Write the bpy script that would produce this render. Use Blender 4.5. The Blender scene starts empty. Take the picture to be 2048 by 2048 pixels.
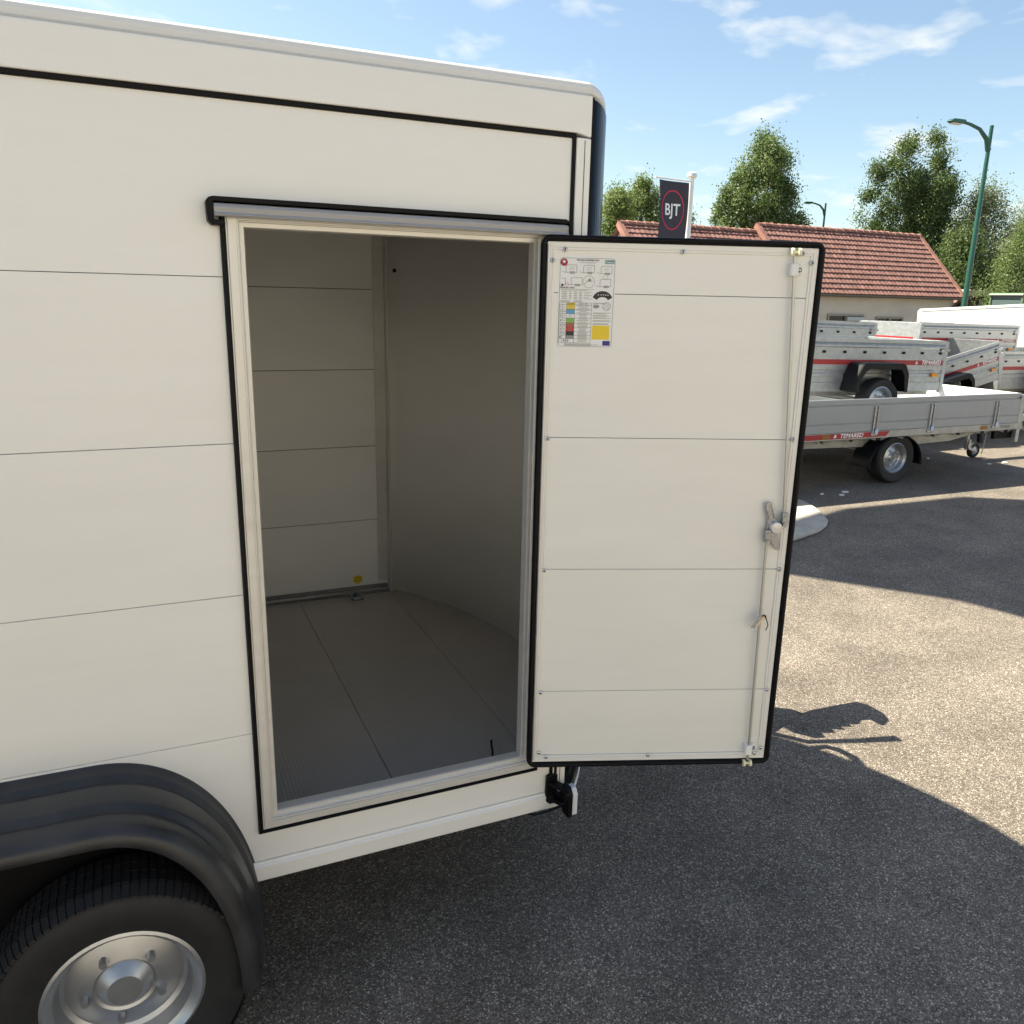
import bpy, math, random
import numpy as np
from mathutils import Vector, Matrix
R = math.radians
rng = np.random.default_rng(7)
random.seed(7)
scene = bpy.context.scene
col = scene.collection

# ------------------------------------------------------------------ camera, sky, sun, exposure
cam_d = bpy.data.cameras.new('camera')
cam = bpy.data.objects.new('camera', cam_d)
col.objects.link(cam)
scene.camera = cam
cam_d.sensor_width = 36.0
cam_d.lens = 36.0 * 1634.0 / 2048.0
cam_d.clip_start = 0.05
cam_d.clip_end = 2000.0
yaw, pitch, roll = R(24.23), R(-14.486), R(1.256)
fwd = Vector((math.sin(yaw) * math.cos(pitch), math.cos(yaw) * math.cos(pitch), math.sin(pitch)))
rgt = Vector((math.cos(yaw), -math.sin(yaw), 0.0))
upv = rgt.cross(fwd)
r2 = math.cos(roll) * rgt + math.sin(roll) * upv
u2 = -math.sin(roll) * rgt + math.cos(roll) * upv
cam.matrix_world = Matrix(((r2.x, u2.x, -fwd.x, 0.0), (r2.y, u2.y, -fwd.y, -2.0),
                           (r2.z, u2.z, -fwd.z, 1.93), (0, 0, 0, 1)))

SUN_DIR = Vector((0.56, -0.54, -1.0)).normalized()
sun_el = math.asin(-SUN_DIR.z)
world = bpy.data.worlds.new('World')
scene.world = world
world.use_nodes = True
wn, wl = world.node_tree.nodes, world.node_tree.links
wn.clear()
w_out = wn.new('ShaderNodeOutputWorld')
w_bg = wn.new('ShaderNodeBackground')
w_bg.inputs['Strength'].default_value = 0.064
sky = wn.new('ShaderNodeTexSky')
sky.sky_type = 'NISHITA'
sky.sun_disc = False
sky.sun_elevation = sun_el
sky.sun_rotation = math.atan2(-SUN_DIR.x, -SUN_DIR.y)
sky.air_density = 1.0
sky.dust_density = 1.0
sky.ozone_density = 1.6
# small fair weather clouds, laid out on a plane overhead
tc = wn.new('ShaderNodeTexCoord')
sep = wn.new('ShaderNodeSeparateXYZ')
wl.new(tc.outputs['Generated'], sep.inputs[0])
def wmath(op, a, b=None, v=None):
    n = wn.new('ShaderNodeMath'); n.operation = op
    wl.new(a, n.inputs[0])
    if b is not None: wl.new(b, n.inputs[1])
    elif v is not None: n.inputs[1].default_value = v
    return n.outputs[0]
zc = wmath('ADD', wmath('MAXIMUM', sep.outputs[2], v=0.0), v=0.20)
cx = wmath('DIVIDE', sep.outputs[0], zc)
cy = wmath('DIVIDE', sep.outputs[1], zc)
comb = wn.new('ShaderNodeCombineXYZ')
wl.new(cx, comb.inputs[0]); wl.new(cy, comb.inputs[1])
cn = wn.new('ShaderNodeTexNoise')
cn.inputs['Scale'].default_value = 3.6
cn.inputs['Detail'].default_value = 4.5
cn.inputs['Roughness'].default_value = 0.55
cn.inputs['Distortion'].default_value = 0.25
wl.new(comb.outputs[0], cn.inputs['Vector'])
cr = wn.new('ShaderNodeValToRGB')
cr.color_ramp.elements[0].position = 0.55
cr.color_ramp.elements[0].color = (0, 0, 0, 1)
cr.color_ramp.elements[1].position = 0.78
cr.color_ramp.elements[1].color = (0.9, 0.9, 0.9, 1)
wl.new(cn.outputs[0], cr.inputs[0])
wmix = wn.new('ShaderNodeMixRGB')
wl.new(cr.outputs[0], wmix.inputs[0])
wl.new(sky.outputs[0], wmix.inputs[1])
wmix.inputs[2].default_value = (5.6, 5.6, 5.7, 1)
wl.new(wmix.outputs[0], w_bg.inputs['Color'])
wl.new(w_bg.outputs[0], w_out.inputs['Surface'])

sun_d = bpy.data.lights.new('sun', 'SUN')
sun_d.energy = 4.4
sun_d.angle = R(0.53)
sun_d.color = (1.0, 0.93, 0.82)
sun = bpy.data.objects.new('sun', sun_d)
col.objects.link(sun)
sun.rotation_euler = SUN_DIR.to_track_quat('-Z', 'Y').to_euler()

vs = scene.view_settings
vs.view_transform = 'Standard'
vs.look = 'None'
vs.gamma = 1.0
vs.use_curve_mapping = False
vs.exposure = 1.72
vs.use_white_balance = True
vs.white_balance_temperature = 7000
vs.white_balance_tint = 5
scene.render.engine = 'CYCLES'
scene.cycles.use_denoising = True
scene.cycles.use_adaptive_sampling = True
scene.cycles.adaptive_threshold = 0.02
scene.cycles.max_bounces = 10
scene.cycles.diffuse_bounces = 6
scene.cycles.transparent_max_bounces = 16
scene.cycles.caustics_reflective = False
scene.cycles.caustics_refractive = False

# ------------------------------------------------------------------ materials
MATS = {}
def mat(name, base, rough=0.5, metal=0.0, spec=0.5, var=0.0, vscale=(4, 4, 4), bump=0.0, bscale=(80, 80, 80),
        coat=0.0, alpha=1.0, trans=0.0, rvar=0.0):
    m = bpy.data.materials.new(name)
    m.use_nodes = True
    nt = m.node_tree
    p = nt.nodes['Principled BSDF']
    p.inputs['Base Color'].default_value = (*base, 1)
    p.inputs['Roughness'].default_value = rough
    p.inputs['Metallic'].default_value = metal
    p.inputs['Specular IOR Level'].default_value = spec
    p.inputs['Coat Weight'].default_value = coat
    p.inputs['Coat Roughness'].default_value = 0.05
    p.inputs['Alpha'].default_value = alpha
    p.inputs['Transmission Weight'].default_value = trans
    t = nt.nodes.new('ShaderNodeTexCoord')
    if var > 0 or rvar > 0:
        mp = nt.nodes.new('ShaderNodeMapping'); mp.inputs['Scale'].default_value = vscale
        nt.links.new(t.outputs['Object'], mp.inputs['Vector'])
        n = nt.nodes.new('ShaderNodeTexNoise'); n.inputs['Scale'].default_value = 1.0
        n.inputs['Detail'].default_value = 6.0; n.inputs['Roughness'].default_value = 0.6
        nt.links.new(mp.outputs[0], n.inputs['Vector'])
    if var > 0:
        mr = nt.nodes.new('ShaderNodeMapRange')
        mr.inputs['From Min'].default_value = 0.3; mr.inputs['From Max'].default_value = 0.7
        mr.inputs['To Min'].default_value = 1 - var; mr.inputs['To Max'].default_value = 1 + var
        nt.links.new(n.outputs[0], mr.inputs['Value'])
        mx = nt.nodes.new('ShaderNodeVectorMath'); mx.operation = 'SCALE'
        mx.inputs[0].default_value = base
        nt.links.new(mr.outputs[0], mx.inputs['Scale'])
        nt.links.new(mx.outputs[0], p.inputs['Base Color'])
    if rvar > 0:
        mr2 = nt.nodes.new('ShaderNodeMapRange')
        mr2.inputs['From Min'].default_value = 0.3; mr2.inputs['From Max'].default_value = 0.7
        mr2.inputs['To Min'].default_value = rough - rvar; mr2.inputs['To Max'].default_value = rough + rvar
        nt.links.new(n.outputs[0], mr2.inputs['Value'])
        nt.links.new(mr2.outputs[0], p.inputs['Roughness'])
    if bump > 0:
        mp2 = nt.nodes.new('ShaderNodeMapping'); mp2.inputs['Scale'].default_value = bscale
        nt.links.new(t.outputs['Object'], mp2.inputs['Vector'])
        n2 = nt.nodes.new('ShaderNodeTexNoise'); n2.inputs['Scale'].default_value = 1.0
        n2.inputs['Detail'].default_value = 4.0
        nt.links.new(mp2.outputs[0], n2.inputs['Vector'])
        b = nt.nodes.new('ShaderNodeBump'); b.inputs['Strength'].default_value = bump
        b.inputs['Distance'].default_value = 0.002
        nt.links.new(n2.outputs[0], b.inputs['Height'])
        nt.links.new(b.outputs[0], p.inputs['Normal'])
    MATS[name] = m
    return m


mat('panel', (0.81, 0.80, 0.772), 0.36, metal=0.07, spec=0.5, var=0.03, vscale=(1.2, 3, 9), bump=0.05, bscale=(2, 20, 110), rvar=0.06)
mat('panel_inner', (0.84, 0.835, 0.82), 0.36, spec=0.5, var=0.03, vscale=(2, 2, 6))
mat('panel_edge', (0.10, 0.095, 0.09), 0.7)
mat('alu', (0.66, 0.645, 0.61), 0.36, metal=0.35, var=0.05, vscale=(6, 30, 30), bump=0.04, bscale=(200, 200, 6), rvar=0.08)
mat('alu_bright', (0.58, 0.60, 0.635), 0.28, metal=0.75, var=0.06, vscale=(20, 20, 20), rvar=0.08)
mat('door_frame_paint', (0.785, 0.773, 0.735), 0.36, metal=0.06, spec=0.5, var=0.03, vscale=(2, 4, 12), bump=0.04, bscale=(2, 20, 110), rvar=0.05)
mat('rail_alu', (0.36, 0.36, 0.365), 0.42, metal=0.2, var=0.04, vscale=(4, 30, 30), rvar=0.06)
mat('rubber', (0.0035, 0.0035, 0.0045), 0.45, spec=0.16, bump=0.05)
mat('black_shell', (0.006, 0.007, 0.010), 0.16, spec=0.25)
MATS['black_shell'].node_tree.nodes['Principled BSDF'].inputs['IOR'].default_value = 1.06
mat('white_shell', (0.72, 0.72, 0.71), 0.3)
mat('mud_plastic', (0.027, 0.027, 0.029), 0.42, spec=0.5, bump=0.2, bscale=(260, 260, 260), var=0.38, vscale=(9, 9, 9), rvar=0.10)
mat('tyre', (0.018, 0.018, 0.019), 0.62, spec=0.35, bump=0.2, bscale=(90, 90, 90), var=0.2, vscale=(20, 20, 20))
mat('guard_black', (0.006, 0.0065, 0.009), 0.4, spec=0.2)
mat('steel_rim', (0.45, 0.46, 0.48), 0.35, metal=0.8, var=0.06, vscale=(20, 20, 20))
mat('zinc', (0.36, 0.385, 0.43), 0.26, metal=0.95, var=0.08, vscale=(60, 60, 60))
mat('rod_steel', (0.50, 0.50, 0.48), 0.32, metal=0.7)
mat('dark_hole', (0.01, 0.01, 0.01), 0.8)
mat('white_plastic', (0.78, 0.78, 0.75), 0.4)
mat('cream_plastic', (0.78, 0.74, 0.52), 0.4)
mat('lens_white', (0.62, 0.64, 0.68), 0.2, coat=0.4)
mat('chassis', (0.20, 0.20, 0.20), 0.5, metal=0.6, var=0.2, vscale=(8, 8, 8))
mat('floor_board', (0.44, 0.405, 0.365), 0.22, spec=0.75, var=0.06, vscale=(3, 3, 3))
mat('galv', (0.40, 0.415, 0.425), 0.40, metal=0.6, var=0.16, vscale=(12, 12, 16), rvar=0.08)
mat('galv_dull', (0.40, 0.395, 0.375), 0.55, metal=0.45, var=0.22, vscale=(7, 7, 10))
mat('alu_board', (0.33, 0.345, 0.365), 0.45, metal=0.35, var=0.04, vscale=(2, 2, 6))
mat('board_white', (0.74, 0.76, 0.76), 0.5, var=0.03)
mat('red_tape', (0.36, 0.018, 0.022), 0.4)
mat('print_white', (0.8, 0.8, 0.8), 0.5)
mat('amber', (0.75, 0.28, 0.01), 0.25, coat=0.4)
mat('amber_dull', (0.28, 0.12, 0.02), 0.4)
mat('handle_blue', (0.42, 0.55, 0.75), 0.35, metal=0.3)
mat('van_white', (0.80, 0.80, 0.78), 0.4, var=0.02, vscale=(1, 1, 1))
mat('render_wall', (0.62, 0.55, 0.46), 0.85, var=0.09, vscale=(0.9, 0.9, 1.6), bump=0.3, bscale=(30, 30, 30))
mat('roof_tile', (0.215, 0.105, 0.085), 0.8, var=0.42, vscale=(5.5, 2.4, 2.4), bump=0.3, bscale=(25, 25, 25))
mat('ridge_tile', (0.27, 0.13, 0.10), 0.8, var=0.22, vscale=(3, 3, 3))
mat('gutter', (0.15, 0.135, 0.12), 0.5, metal=0.3)
mat('glass_dark', (0.02, 0.022, 0.022), 0.08, spec=0.6)
mat('window_frame', (0.32, 0.28, 0.22), 0.6)
mat('flag_cloth', (0.038, 0.034, 0.050), 0.75, var=0.1, vscale=(3, 3, 3))
mat('flag_red', (0.55, 0.03, 0.075), 0.7)
mat('pole_white', (0.74, 0.74, 0.74), 0.35)
mat('lamp_green', (0.012, 0.085, 0.058), 0.38, coat=0.2)
mat('lamp_glass', (0.6, 0.6, 0.58), 0.2)
mat('concrete', (0.40, 0.37, 0.32), 0.85, var=0.22, vscale=(6, 6, 6), bump=0.4, bscale=(60, 60, 60))
mat('brick_red', (0.30, 0.10, 0.075), 0.8, var=0.2, vscale=(3, 3, 6))
mat('brick_dark', (0.10, 0.05, 0.05), 0.8, var=0.2)
mat('bounce_wall', (0.73, 0.695, 0.61), 0.8, var=0.05, vscale=(.6, .6, .6), bump=.2, bscale=(20, 20, 20))
mat('beige', (0.50, 0.42, 0.30), 0.8)
mat('tractor_green', (0.12, 0.19, 0.11), 0.35)
mat('cab_glass', (0.10, 0.14, 0.14), 0.06, spec=0.7)
mat('shade_canopy_steel', (0.45, 0.46, 0.47), 0.5, metal=0.4)
mat('bark', (0.10, 0.085, 0.065), 0.9, var=0.25, vscale=(8, 8, 3), bump=0.5, bscale=(30, 30, 10))
mat('bark_pale', (0.30, 0.28, 0.24), 0.85, var=0.3, vscale=(6, 6, 3))
mat('paper', (0.80, 0.80, 0.79), 0.35)
mat('ink', (0.02, 0.02, 0.022), 0.5)
mat('ink_grey', (0.28, 0.28, 0.28), 0.5)
mat('p_red', (0.55, 0.035, 0.03), 0.45)
mat('p_crimson', (0.36, 0.02, 0.05), 0.45)
mat('p_brown', (0.42, 0.10, 0.06), 0.45)
mat('p_yellow', (0.80, 0.58, 0.03), 0.45)
mat('p_blue', (0.09, 0.36, 0.62), 0.45)
mat('p_green', (0.22, 0.47, 0.07), 0.45)
mat('p_grey', (0.30, 0.30, 0.30), 0.45)
mat('p_navy', (0.02, 0.03, 0.22), 0.45)
mat('p_teal', (0.05, 0.20, 0.23), 0.45)
mat('brass', (0.70, 0.60, 0.42), 0.25, metal=0.9)
mat('litter', (0.75, 0.74, 0.72), 0.6)

# asphalt: pale aggregate in a dark binder
def asphalt():
    m = bpy.data.materials.new('asphalt'); m.use_nodes = True
    nt = m.node_tree; N = nt.nodes; L = nt.links
    p = N['Principled BSDF']; p.inputs['Roughness'].default_value = 0.85
    p.inputs['Specular IOR Level'].default_value = 0.3
    t = N.new('ShaderNodeTexCoord')
    def noise(scale, det, lo, hi, rgh=0.6, f0=0.3, f1=0.7):
        n = N.new('ShaderNodeTexNoise'); n.inputs['Scale'].default_value = scale
        n.inputs['Detail'].default_value = det; n.inputs['Roughness'].default_value = rgh
        L.new(t.outputs['Object'], n.inputs['Vector'])
        r = N.new('ShaderNodeMapRange'); r.inputs['From Min'].default_value = f0; r.inputs['From Max'].default_value = f1
        r.inputs['To Min'].default_value = lo; r.inputs['To Max'].default_value = hi
        L.new(n.outputs[0], r.inputs['Value']); return r.outputs[0]
    def mul(a, b):
        q = N.new('ShaderNodeMath'); q.operation = 'MULTIPLY'; L.new(a, q.inputs[0]); L.new(b, q.inputs[1]); return q.outputs[0]
    v = N.new('ShaderNodeTexVoronoi'); v.inputs['Scale'].default_value = 235.0
    L.new(t.outputs['Object'], v.inputs['Vector'])
    s = N.new('ShaderNodeSeparateColor'); L.new(v.outputs['Color'], s.inputs[0])
    r = N.new('ShaderNodeValToRGB'); e = r.color_ramp.elements
    e[0].position = 0.0; e[0].color = (0.066, 0.054, 0.045, 1)
    e[1].position = 1.0; e[1].color = (0.46, 0.41, 0.35, 1)
    q = e.new(0.45); q.color = (0.126, 0.106, 0.088, 1)
    q = e.new(0.86); q.color = (0.190, 0.163, 0.136, 1)
    L.new(s.outputs[0], r.inputs[0])
    # broad wear and old stains, medium blotches, fine binder variation
    f = mul(mul(noise(0.33, 5, 0.80, 1.20, 0.55), noise(2.6, 6, 0.82, 1.22)), mul(noise(24, 5, 0.80, 1.20, 0.7), noise(95, 2, 0.80, 1.20)))
    f = mul(f, noise(1.1, 3, 0.80, 1.0, 0.5, 0.28, 0.38))
    sc = N.new('ShaderNodeVectorMath'); sc.operation = 'SCALE'
    L.new(r.outputs[0], sc.inputs[0]); L.new(f, sc.inputs['Scale'])
    L.new(sc.outputs[0], p.inputs['Base Color'])
    b = N.new('ShaderNodeBump'); b.inputs['Strength'].default_value = 0.45; b.inputs['Distance'].default_value = 0.003
    L.new(v.outputs['Distance'], b.inputs['Height']); b.invert = True
    L.new(b.outputs[0], p.inputs['Normal'])
    MATS['asphalt'] = m
asphalt()

def leafmat(name, c1, c2, tr=0.35):
    m = bpy.data.materials.new(name); m.use_nodes = True
    nt = m.node_tree; N = nt.nodes; L = nt.links
    p = N['Principled BSDF']; p.inputs['Roughness'].default_value = 0.5
    p.inputs['Specular IOR Level'].default_value = 0.35
    g = N.new('ShaderNodeNewGeometry')
    mx = N.new('ShaderNodeMixRGB'); mx.inputs[1].default_value = (*c1, 1); mx.inputs[2].default_value = (*c2, 1)
    L.new(g.outputs['Random Per Island'], mx.inputs[0]); L.new(mx.outputs[0], p.inputs['Base Color'])
    t = N.new('ShaderNodeBsdfTranslucent'); L.new(mx.outputs[0], t.inputs['Color'])
    ms = N.new('ShaderNodeMixShader'); ms.inputs[0].default_value = tr
    out = N['Material Output']
    L.new(p.outputs[0], ms.inputs[1]); L.new(t.outputs[0], ms.inputs[2]); L.new(ms.outputs[0], out.inputs['Surface'])
    MATS[name] = m
leafmat('leaf_poplar', (0.080, 0.135, 0.042), (0.19, 0.25, 0.085), 0.45)
leafmat('leaf_dark', (0.060, 0.105, 0.035), (0.155, 0.205, 0.070), 0.45)
leafmat('leaf_light', (0.125, 0.19, 0.055), (0.235, 0.29, 0.09), 0.45)
leafmat('leaf_willow', (0.13, 0.165, 0.08), (0.26, 0.28, 0.15), 0.45)

# floor board with fine ribs running across the trailer
m = MATS['floor_board']; nt = m.node_tree
tcn = nt.nodes.new('ShaderNodeTexCoord'); wv = nt.nodes.new('ShaderNodeTexWave')
wv.bands_direction = 'X'; wv.inputs['Scale'].default_value = 26.0
nt.links.new(tcn.outputs['Object'], wv.inputs['Vector'])
bp = nt.nodes.new('ShaderNodeBump'); bp.inputs['Strength'].default_value = 0.6; bp.inputs['Distance'].default_value = 0.001
nt.links.new(wv.outputs[0], bp.inputs['Height']); nt.links.new(bp.outputs[0], nt.nodes['Principled BSDF'].inputs['Normal'])

# ------------------------------------------------------------------ mesh helpers
class MB:
    def __init__(s): s.v = []; s.f = []; s.m = []; s.cur = 0; s.sm = []
    def add(s, vs, fs, smooth=False):
        o = len(s.v); s.v += [tuple(x) for x in vs]
        for f in fs: s.f.append([i + o for i in f]); s.m.append(s.cur); s.sm.append(smooth)
        return s
    def box(s, x0, x1, y0, y1, z0, z1):
        v = [(x, y, z) for z in (z0, z1) for y in (y0, y1) for x in (x0, x1)]
        return s.add(v, [(0, 2, 3, 1), (4, 5, 7, 6), (0, 1, 5, 4), (2, 6, 7, 3), (0, 4, 6, 2), (1, 3, 7, 5)])
    def prism(s, poly, a, b, axis='y'):
        # poly in the two remaining axes, extruded from a to b
        def P(p, t):
            if axis == 'y': return (p[0], t, p[1])
            if axis == 'x': return (t, p[0], p[1])
            return (p[0], p[1], t)
        n = len(poly)
        v = [P(p, a) for p in poly] + [P(p, b) for p in poly]
        f = [list(range(n)), list(range(2 * n - 1, n - 1, -1))]
        f += [(i, (i + 1) % n, n + (i + 1) % n, n + i) for i in range(n)]
        return s.add(v, f)
    def cyl(s, p0, p1, r0, r1=None, n=12, caps=True):
        r1 = r0 if r1 is None else r1
        p0, p1 = Vector(p0), Vector(p1); d = (p1 - p0).normalized()
        a = d.orthogonal().normalized(); b = d.cross(a)
        v = []
        for p, r in ((p0, r0), (p1, r1)):
            for i in range(n):
                t = 2 * math.pi * i / n
                v.append(p + (a * math.cos(t) + b * math.sin(t)) * r)
        s.add(v, [(i, (i + 1) % n, n + (i + 1) % n, n + i) for i in range(n)], True)
        if caps: s.add(v, [list(range(n - 1, -1, -1)), list(range(n, 2 * n))])
        return s
    def tube(s, pts, r, n=8, closed=False):
        pts = [Vector(p) for p in pts]; m = len(pts)
        rr = r if isinstance(r, (list, tuple)) else [r] * m
        v = []
        a = None
        for i, p in enumerate(pts):
            q0 = pts[(i - 1) % m] if (closed or i > 0) else p
            q1 = pts[(i + 1) % m] if (closed or i < m - 1) else p
            d = (q1 - q0).normalized()
            if a is None: a = d.orthogonal().normalized()
            a = (a - d * a.dot(d)).normalized(); b = d.cross(a)
            for k in range(n):
                t = 2 * math.pi * k / n
                v.append(p + (a * math.cos(t) + b * math.sin(t)) * rr[i])
        f = []
        for i in range(m if closed else m - 1):
            j = (i + 1) % m
            for k in range(n):
                f.append((i * n + k, i * n + (k + 1) % n, j * n + (k + 1) % n, j * n + k))
        if not closed:
            f.append(list(range(n - 1, -1, -1))); f.append([(m - 1) * n + k for k in range(n)])
        return s.add(v, f, True)
    def lathe(s, prof, c, axis=(0, 1, 0), n=32):
        # prof = [(r, t)] around axis through c
        c = Vector(c); d = Vector(axis).normalized(); a = d.orthogonal().normalized(); b = d.cross(a)
        v = []
        for r, t in prof:
            for k in range(n):
                th = 2 * math.pi * k / n
                v.append(c + d * t + (a * math.cos(th) + b * math.sin(th)) * r)
        f = []
        for i in range(len(prof) - 1):
            for k in range(n):
                f.append((i * n + k, i * n + (k + 1) % n, (i + 1) * n + (k + 1) % n, (i + 1) * n + k))
        return s.add(v, f, True)
    def sweep(s, prof, path, closed_prof=False, closed_path=False):
        # prof points placed by callables path[i](p) -> 3d
        v = [fn(p) for fn in path for p in prof]
        n = len(prof); f = []
        mp = len(path) if closed_path else len(path) - 1
        np_ = n if closed_prof else n - 1
        for i in range(mp):
            j = (i + 1) % len(path)
            for k in range(np_):
                f.append((i * n + k, i * n + (k + 1) % n, j * n + (k + 1) % n, j * n + k))
        return s.add(v, f, True)
    def quad(s, a, b, c, d): return s.add([a, b, c, d], [(0, 1, 2, 3)])
    def text(s, txt, size, place, shear=0.0, offset=0.0, center=True, sx=1.0):
        cu = bpy.data.curves.new('t', 'FONT'); cu.body = txt; cu.size = size; cu.shear = shear
        cu.offset = offset; cu.resolution_u = 3
        if center: cu.align_x = 'CENTER'; cu.align_y = 'CENTER'
        ob = bpy.data.objects.new('t', cu); col.objects.link(ob)
        bpy.context.view_layer.update()
        me = bpy.data.meshes.new_from_object(ob)
        s.add([place(v.co.x * sx, v.co.y) for v in me.vertices], [list(p.vertices) for p in me.polygons])
        bpy.data.objects.remove(ob); bpy.data.curves.remove(cu); bpy.data.meshes.remove(me)
        return s
    def build(s, name, mats, parent=None, o=(0, 0, 0), bevel=0.0, seg=2, sharp=38):
        me = bpy.data.meshes.new(name)
        me.from_pydata([(x - o[0], y - o[1], z - o[2]) for x, y, z in s.v], [], s.f)
        if isinstance(mats, str): mats = [mats]
        for k in mats: me.materials.append(MATS[k])
        me.polygons.foreach_set('material_index', s.m)
        bmr(me)
        if any(s.sm):
            me.polygons.foreach_set('use_smooth', [True] * len(me.polygons))
            me.set_sharp_from_angle(angle=R(sharp))
        me.update()
        ob = bpy.data.objects.new(name, me); col.objects.link(ob)
        if parent is not None: ob.parent = parent
        if bevel > 0:
            b = ob.modifiers.new('bevel', 'BEVEL'); b.width = bevel; b.segments = seg; b.limit_method = 'ANGLE'
            b.harden_normals = False
        return ob
import bmesh
def bmr(me):
    bm = bmesh.new(); bm.from_mesh(me)
    bmesh.ops.recalc_face_normals(bm, faces=bm.faces); bm.to_mesh(me); bm.free()
def empty(name, loc=(0, 0, 0), rot=(0, 0, 0), parent=None):
    o = bpy.data.objects.new(name, None); col.objects.link(o)
    o.location = loc; o.rotation_euler = rot; o.empty_display_size = 0.1
    if parent is not None: o.parent = parent
    return o
def tag(o, label=None, cat=None, group=None, kind=None):
    if label: o['label'] = label
    if cat: o['category'] = cat
    if group: o['group'] = group
    if kind: o['kind'] = kind
    return o
def dup(o, parent=None):
    c = o.copy(); col.objects.link(c); c.parent = parent
    for ch in list(o.children): dup(ch, c)
    return c
def share(src, loc, parent, rot=None):
    c = src.copy(); col.objects.link(c); c.parent = parent; c.location = loc
    if rot is not None: c.rotation_euler = rot
    return c

# ------------------------------------------------------------------ ground
g = MB(); g.add([(-300, -300, 0), (400, -300, 0), (400, 400, 0), (-300, 400, 0)], [(0, 1, 2, 3)])
tag(g.build('ground', 'asphalt'), 'grey asphalt yard in sun and shade', kind='structure')

kerb = MB()
kp = [(4.55, 3.02), (4.94, 3.10), (5.35, 3.24), (5.55, 3.36), (5.68, 3.48), (5.77, 3.62), (5.86, 3.76), (5.94, 3.92), (6.03, 4.18), (5.95, 4.38), (5.6, 4.48), (4.4, 4.5), (3.2, 4.4), (3.0, 3.6), (3.4, 3.1), (4.0, 2.97)]
kerb.prism(kp, 0.004, 0.028, 'z')
tag(kerb.build('kerb_island', 'concrete', bevel=0.006), 'pale concrete kerb island with rounded end behind the open door', 'kerb')

# ------------------------------------------------------------------ box trailer with the open side door
T = empty('box_trailer', (0, 1.0, 0))
tag(T, 'large cream panelled box trailer with black rubber trims and open side door', 'trailer')
TO = (0, 1.0, 0)
XB = -2.95
ZS = [0.456, 0.833, 1.213, 1.591, 1.968, 2.335]
gap = 0.0007
# near side wall planks
def plank_y(name, poly, y0, y1, m):
    b = MB(); b.prism(poly, y0, y1, 'y'); return b.build(name, m, T, TO, bevel=0.0009)
plank_y('wall_panel', [(XB, ZS[4] + gap), (0.205, ZS[4] + gap), (0.205, 2.10), (0.985, 2.10), (0.985, ZS[4] + gap), (1.046, ZS[4] + gap), (1.046, ZS[5]), (XB, ZS[5])], 0, 0.03, 'panel')
for i in (1, 2, 3):
    plank_y('wall_panel', [(XB, ZS[i] + gap), (0.205, ZS[i] + gap), (0.205, ZS[i + 1] - gap), (XB, ZS[i + 1] - gap)], 0, 0.03, 'panel')
    plank_y('wall_panel', [(0.985, ZS[i] + gap), (1.046, ZS[i] + gap), (1.046, ZS[i + 1] - gap), (0.985, ZS[i + 1] - gap)], 0, 0.03, 'panel')
plank_y('wall_panel', [(XB, 0.452), (1.046, 0.452), (1.046, ZS[1] - gap), (0.985, ZS[1] - gap), (0.985, 0.555), (0.205, 0.555), (0.205, ZS[1] - gap), (XB, ZS[1] - gap)], 0, 0.03, 'panel')
b = MB(); b.box(XB, 0.20, 0.006, 0.024, 0.46, 2.33); b.box(0.99, 1.044, 0.006, 0.024, 0.46, 2.33)
b.build('wall_core', 'panel_edge', T, TO)
# far side wall planks (seen through the door), rear wall, roof
for i in range(5):
    plank_y('wall_panel', [(XB, ZS[i] + .0016), (1.075, ZS[i] + .0016), (1.075, ZS[i + 1] - .0016), (XB, ZS[i + 1] - .0016)], 1.97, 2.0, 'panel_inner')
b = MB(); b.box(XB, 1.07, 1.976, 1.994, 0.45, 2.34); b.build('wall_core', 'panel_edge', T, TO)
b = MB(); b.box(XB, 1.096, 1.965, 2.01, 2.336, 2.436); b.build('top_rail', 'panel', T, TO, bevel=0.003)
b = MB(); b.box(1.0755, 1.10, 1.9705, 2.01, 0.398, 2.336); b.build('corner_post', 'panel', T, TO, bevel=0.003)
b = MB(); b.box(XB - 0.03, XB - 0.001, 0.0, 2.0, 0.40, 2.43); b.build('rear_wall', 'panel', T, TO, bevel=0.004)

def front_x(y, base, amp, half, yc=1.0):
    t = min(1.0, abs(y - yc) / half)
    return base + amp * (1 - t ** 1.7) ** (1 / 1.3)
def front_curve(base, amp, half, n=48):
    return [(front_x(1.0 + half * math.sin(t), base, amp, half), 1.0 + half * math.sin(t)) for t in np.linspace(-math.pi / 2, math.pi / 2, n)]
outc = front_curve(1.097, 0.385, 0.995)
inc = front_curve(1.085, 0.360, 0.955)
roofpoly = [(XB, 2.0), (XB, 0.0)] + outc
b = MB(); b.prism(roofpoly, 2.436, 2.475, 'z'); b.build('roof', 'white_shell', T, TO, bevel=0.018, seg=3)
ceil = [(XB + 0.002, 1.968), (XB + 0.002, 0.032)] + inc
b = MB(); b.prism(ceil, 2.395, 2.432, 'z'); b.build('ceiling', 'panel_inner', T, TO)
def strip(curve, z0, z1, name, m, dz=1, bulge=None):
    b = MB(); n = len(curve)
    zs = np.linspace(z0, z1, dz + 1)
    v = []
    for z in zs:
        k = 0 if bulge is None else bulge(z)
        for x, y in curve:
            v.append((x + k, y + (y - 1.0) * k, z))
    f = [(i + j * n, i + 1 + j * n, i + 1 + (j + 1) * n, i + (j + 1) * n) for j in range(dz) for i in range(n - 1)]
    b.add(v, f, True)
    o = b.build(name, m, T, TO)
    so = o.modifiers.new('thick', 'SOLIDIFY'); so.thickness = 0.006; so.offset = 0
    return o
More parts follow.
